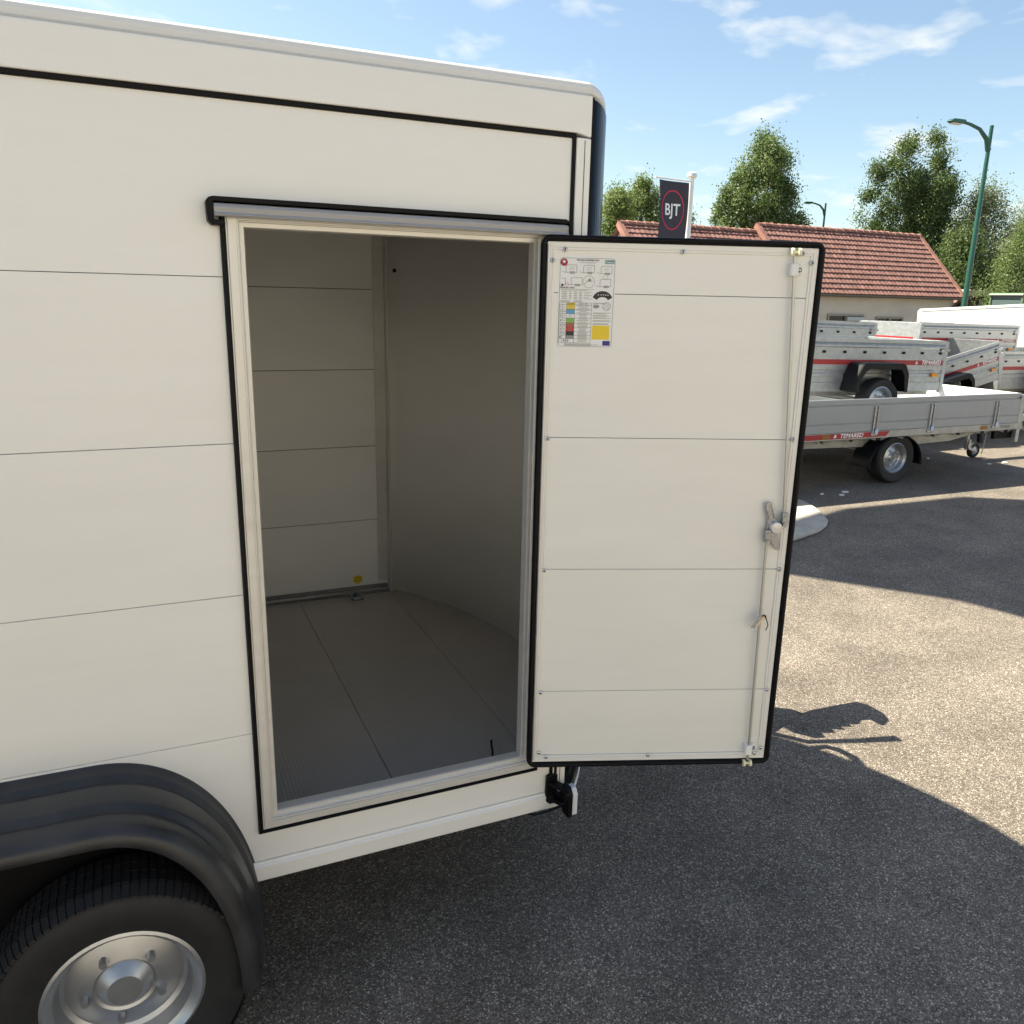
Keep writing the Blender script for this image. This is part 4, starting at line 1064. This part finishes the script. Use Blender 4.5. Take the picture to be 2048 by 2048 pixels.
# ------------------------------------------------------------------ added pale building, unseen behind the camera, bounces sunlight onto the trailer side
BO = (0, -13, 0)
Sr = empty('added_bounce_building', BO)
tag(Sr, 'added long pale building behind the viewpoint that bounces sunlight onto the trailer', 'added building')
b = MB(); b.box(-16, 18, -20, -12, 0, 5.6); b.build('wall', 'bounce_wall', Sr, BO)
b = MB(); b.box(-16.2, 18.2, -20.2, -11.8, 5.601, 5.85); b.build('roof', 'white_shell', Sr, BO, bevel=.03)
for i in range(6):
    xa = -14.2 + i * 5.4
    b = MB(); b.box(xa, xa + 2.0, -12.02, -11.985, .9, 2.5); wi = b.build('window', 'glass_dark', Sr, BO)
    b = MB()
    for q in ((xa - .07, xa, .83, 2.57), (xa + 2.0, xa + 2.07, .83, 2.57), (xa, xa + 2.0, .83, .9), (xa, xa + 2.0, 2.5, 2.57), (xa + .97, xa + 1.03, .9, 2.5)): b.box(q[0], q[1], -11.984, -11.94, q[2], q[3])
    b.build('frame', 'pole_white', wi, BO)
b = MB(); b.box(-6.0, -4.8, -12.02, -11.97, 0.002, 2.2); b.build('door', 'galv', Sr, BO)

# ------------------------------------------------------------------ trees
def tree(name, label, loc, h, env, nclump, per, leaf, leafm, bark='bark', seed=1, trunk_r=.22, spread=.55, zlow=.25, limbs=9, upright=1.0, group='trees beyond the yard', droop=0.0, lobes=None):
    rg = np.random.default_rng(seed)
    r = empty(name, loc); tag(r, label, 'tree', group)
    # env: list of (height fraction, radius)
    ez_ = np.array([e[0] for e in env]) * h; er = np.array([e[1] for e in env])
    b = MB(); top = Vector((rg.normal(0, .2), rg.normal(0, .2), h * .82))
    b.tube([(0, 0, 0), (.04, .03, h * .2), (top.x * .4, top.y * .4, h * .45), tuple(top)], [trunk_r, trunk_r * .85, trunk_r * .55, .03], 8)
    cs = []
    nl = max(5, limbs)
    lob = [(rg.uniform(0, 2 * math.pi), rg.uniform(.25, .95)) for _ in range(nl)]
    for k in range(nclump):
        z_ = rg.uniform(ez_[0], ez_[-1]); er_ = np.interp(z_, ez_, er)
        # lumpy outline: radius changes with azimuth and height
        a_ = rg.uniform(0, 2 * math.pi)
        lump = .78 + .22 * math.sin(3 * a_ + seed + z_ * 1.1) + .12 * math.sin(5 * a_ - z_ * 2.3)
        q = er_ * lump * math.sqrt(rg.uniform(.12, 1.0))
        if lobes:
            wts = np.array([(l_[3] - l_[2]) * l_[4] ** 1.5 for l_ in lobes]); l_ = lobes[rg.choice(len(lobes), p=wts / wts.sum())]
            f_ = rg.uniform(0, 1); z_ = l_[2] + (l_[3] - l_[2]) * f_
            q = l_[4] * (1 - abs(2 * f_ - .80) ** 2.2 / 1.95) * math.sqrt(rg.uniform(.15, 1)); q = max(q, .1)
            cs.append((l_[0] + q * math.cos(a_), l_[1] + q * math.sin(a_), z_)); continue
        cs.append((q * math.cos(a_), q * math.sin(a_), z_))
    cs = np.array(cs)
    for k in range(nl * 2):
        c_ = cs[rg.integers(len(cs))]
        z0_ = max(h * .12, c_[2] - (.35 + .5 * upright) * math.hypot(c_[0], c_[1]) - h * .08)
        base = Vector((top.x * z0_ / h, top.y * z0_ / h, z0_)); tip = Vector(c_)
        mid = base.lerp(tip, .5) + Vector((0, 0, -.12 * upright * (tip - base).length * .5))
        b.tube([base, mid, tip], [trunk_r * .38, trunk_r * .22, .015], 5)
    b.build('trunk', bark, r)
    n = nclump * per
    cc = np.repeat(cs, per, axis=0)
    sc_ = np.repeat(rg.uniform(.55, 1.25, nclump), per)[:, None]
    off = rg.normal(0, 1, (n, 3)) * np.array([1, 1, 1.15]) * spread * sc_
    P = cc + off
    P[:, 2] -= droop * np.hypot(off[:, 0], off[:, 1])
    nrm = rg.normal(0, 1, (n, 3)); nrm[:, 2] += .7; nrm[:, :2] += .8 * off[:, :2] / spread; nrm /= np.linalg.norm(nrm, axis=1)[:, None]
    t_ = np.cross(nrm, rg.normal(0, 1, (n, 3))); t_ /= np.linalg.norm(t_, axis=1)[:, None]
    bt = np.cross(nrm, t_)
    s_ = (leaf * rg.uniform(.6, 1.3, n))[:, None]
    V = np.stack([P - t_ * s_ * .55, P + bt * s_ * .36, P + t_ * s_ * .62, P - bt * s_ * .36], axis=1).reshape(-1, 3)
    me = bpy.data.meshes.new('crown'); me.vertices.add(4 * n); me.loops.add(4 * n); me.polygons.add(n)
    me.vertices.foreach_set('co', V.astype(np.float32).ravel()); me.loops.foreach_set('vertex_index', np.arange(4 * n, dtype=np.int32))
    me.polygons.foreach_set('loop_start', np.arange(0, 4 * n, 4, dtype=np.int32)); me.polygons.foreach_set('loop_total', np.full(n, 4, dtype=np.int32))
    me.materials.append(MATS[leafm]); me.update(calc_edges=True)
    o = bpy.data.objects.new('crown', me); col.objects.link(o); o.parent = r
    return r
tree('poplar_tree', 'tall full poplar behind the roof beside the banner', (34.7, 40, 0), 12.1, [(.30, 1.2), (.42, 2.7), (.55, 2.95), (.70, 2.6), (.83, 1.8), (.95, .8), (1.0, .25)], 212, 247, 0.119, 'leaf_poplar', seed=3, spread=.29, lobes=[(.2, 0, 4.5, 11.6, 1.9), (1.7, .2, 5.5, 11.1, 1.15), (-1.4, -.3, 4.5, 9.9, 1.3), (-2.0, .4, 4.5, 8.6, 1.0), (1.4, -.8, 4.5, 8.8, 1.3), (-.3, -1.2, 5, 11, 1.2)])
tree('poplar_tree', 'tall dark poplar with several peaks left of the green street lamp', (45.4, 38, 0), 12.4, [(.22, 1.6), (.35, 3.2), (.55, 3.55), (.72, 2.9), (.86, 1.9), (.96, .9), (1.0, .3)], 277, 247, 0.119, 'leaf_dark', seed=11, spread=.29, lobes=[(0, 0, 3.5, 9.8, 2.7), (-2.0, -.4, 5, 11.8, 1.0), (-.8, .2, 6, 12.2, 1.05), (1.0, -.2, 6, 12.6, 1.25), (2.4, .3, 5, 12.1, .95), (-3.0, .3, 4, 10.4, .95), (3.1, -.3, 5, 10.2, .95), (0, -2.0, 4, 9.5, 1.5)])
tree('poplar_tree', 'light green poplar left of the banner', (30.0, 45.5, 0), 9.6, [(.30, 1.0), (.5, 2.0), (.75, 1.7), (.93, .9), (1.0, .3)], 131, 231, 0.116, 'leaf_light', seed=5, spread=.32, lobes=[(0, 0, 3.5, 9.4, 1.3), (-1.2, .2, 3.5, 8.6, 1.0), (1.2, -.2, 3.5, 9.0, 1.0)])
tree('poplar_tree', 'light green poplar just right of the trailer front', (27.2, 44, 0), 8.3, [(.30, .9), (.5, 1.5), (.78, 1.2), (.95, .7), (1.0, .2)], 97, 231, 0.116, 'leaf_light', seed=6, spread=.34)
tree('poplar_tree', 'short green treetop between banner pole and tall poplar', (33.6, 46, 0), 7.9, [(.3, .8), (.6, 1.0), (.9, .6), (1.0, .2)], 57, 213, 0.116, 'leaf_poplar', seed=8, spread=.3)
tree('willow_tree', 'pale loose willow behind the green street lamp', (50.0, 36.5, 0), 9.4, [(.10, 2.6), (.35, 3.6), (.6, 3.1), (.82, 1.9), (.95, 1.1), (1.0, .5)], 196, 198, 0.111, 'leaf_willow', 'bark_pale', seed=21, spread=.55, droop=.5, limbs=16)
tree('willow_tree', 'pale loose willow reaching the right picture edge', (54.5, 36.0, 0), 8.8, [(.08, 2.6), (.35, 3.4), (.6, 3.0), (.85, 1.7), (1.0, .5)], 180, 198, 0.111, 'leaf_willow', 'bark_pale', seed=22, spread=.55, droop=.5, limbs=16)
tree('birch_tree', 'green birch low at the right picture edge above the tractor', (41.5, 26.8, 0), 6.5, [(.06, 1.6), (.3, 2.3), (.6, 2.1), (.85, 1.3), (1.0, .4)], 163, 231, 0.087, 'leaf_poplar', 'bark_pale', seed=31, spread=.40, droop=.6, limbs=12)
tree('bushy_tree', 'dark bushy tree at the right end of the tiled roof', (44.8, 33.5, 0), 6.2, [(.05, 1.6), (.35, 2.2), (.7, 1.7), (1.0, .4)], 131, 198, 0.111, 'leaf_dark', seed=41, spread=.45)
tree('bushy_tree', 'mid green bushy tree between tiled roof and willow', (48.3, 33.0, 0), 5.6, [(.05, 1.8), (.35, 2.3), (.7, 1.7), (1.0, .4)], 131, 198, 0.111, 'leaf_willow', seed=42, spread=.45)
tree('bushy_tree', 'round green bush beside the red brick outbuilding', (46.9, 29.5, 0), 4.2, [(.05, 1.6), (.4, 1.9), (.75, 1.3), (1.0, .3)], 97, 198, 0.101, 'leaf_dark', seed=43, spread=.4)
# far wood on the horizon, one mass
n = 26000
fx = rng.uniform(-40, 190, n); base_y = 92 + rng.normal(0, 2.5, n)
topz = 6.2 + 1.6 * np.sin(fx * .21) + 1.1 * np.sin(fx * .53 + 1) + .8 * np.sin(fx * 1.3)
fz = topz * np.sqrt(rng.uniform(0, 1, n))
P = np.stack([fx, base_y, fz], 1)
nrm = rng.normal(0, 1, (n, 3)); nrm[:, 1] -= .8; nrm /= np.linalg.norm(nrm, axis=1)[:, None]
t_ = np.cross(nrm, rng.normal(0, 1, (n, 3))); t_ /= np.linalg.norm(t_, axis=1)[:, None]; bt = np.cross(nrm, t_)
s_ = rng.uniform(.35, .9, (n, 1))
V = np.stack([P - t_ * s_, P + bt * s_ * .7, P + t_ * s_, P - bt * s_ * .7], 1).reshape(-1, 3)
me = bpy.data.meshes.new('far_wood'); me.from_pydata(V.tolist(), [], [(4 * i, 4 * i + 1, 4 * i + 2, 4 * i + 3) for i in range(n)])
me.materials.append(MATS['leaf_dark']); fw = bpy.data.objects.new('far_wood', me); col.objects.link(fw)
tag(fw, 'far green wood along the horizon behind the roof', 'wood', kind='stuff')

# scraps of white litter on the shaded asphalt
for i, (x_, y_) in enumerate(((6.50, 4.40), (6.68, 4.30), (6.83, 4.40), (9.51, 5.58), (9.97, 5.03), (10.27, 5.03), (9.66, 4.32))):
    b = MB(); s_ = .022 + .01 * (i % 3)
    b.prism([(x_ - s_, y_ - s_ * .5), (x_ + s_ * .3, y_ - s_ * .7), (x_ + s_ * 1.2, y_), (x_ + s_ * .4, y_ + s_ * .6), (x_ - s_ * .8, y_ + s_ * .5)], .002, .012, 'z')
    tag(b.build('paper_scrap', 'litter'), 'white scrap of litter between kerb island and flatbed wheel' if i < 3 else 'white scrap of litter near the flatbed jockey wheel', 'litter', 'scraps of litter by the wheel' if i < 3 else 'scraps of litter by the jockey wheel')
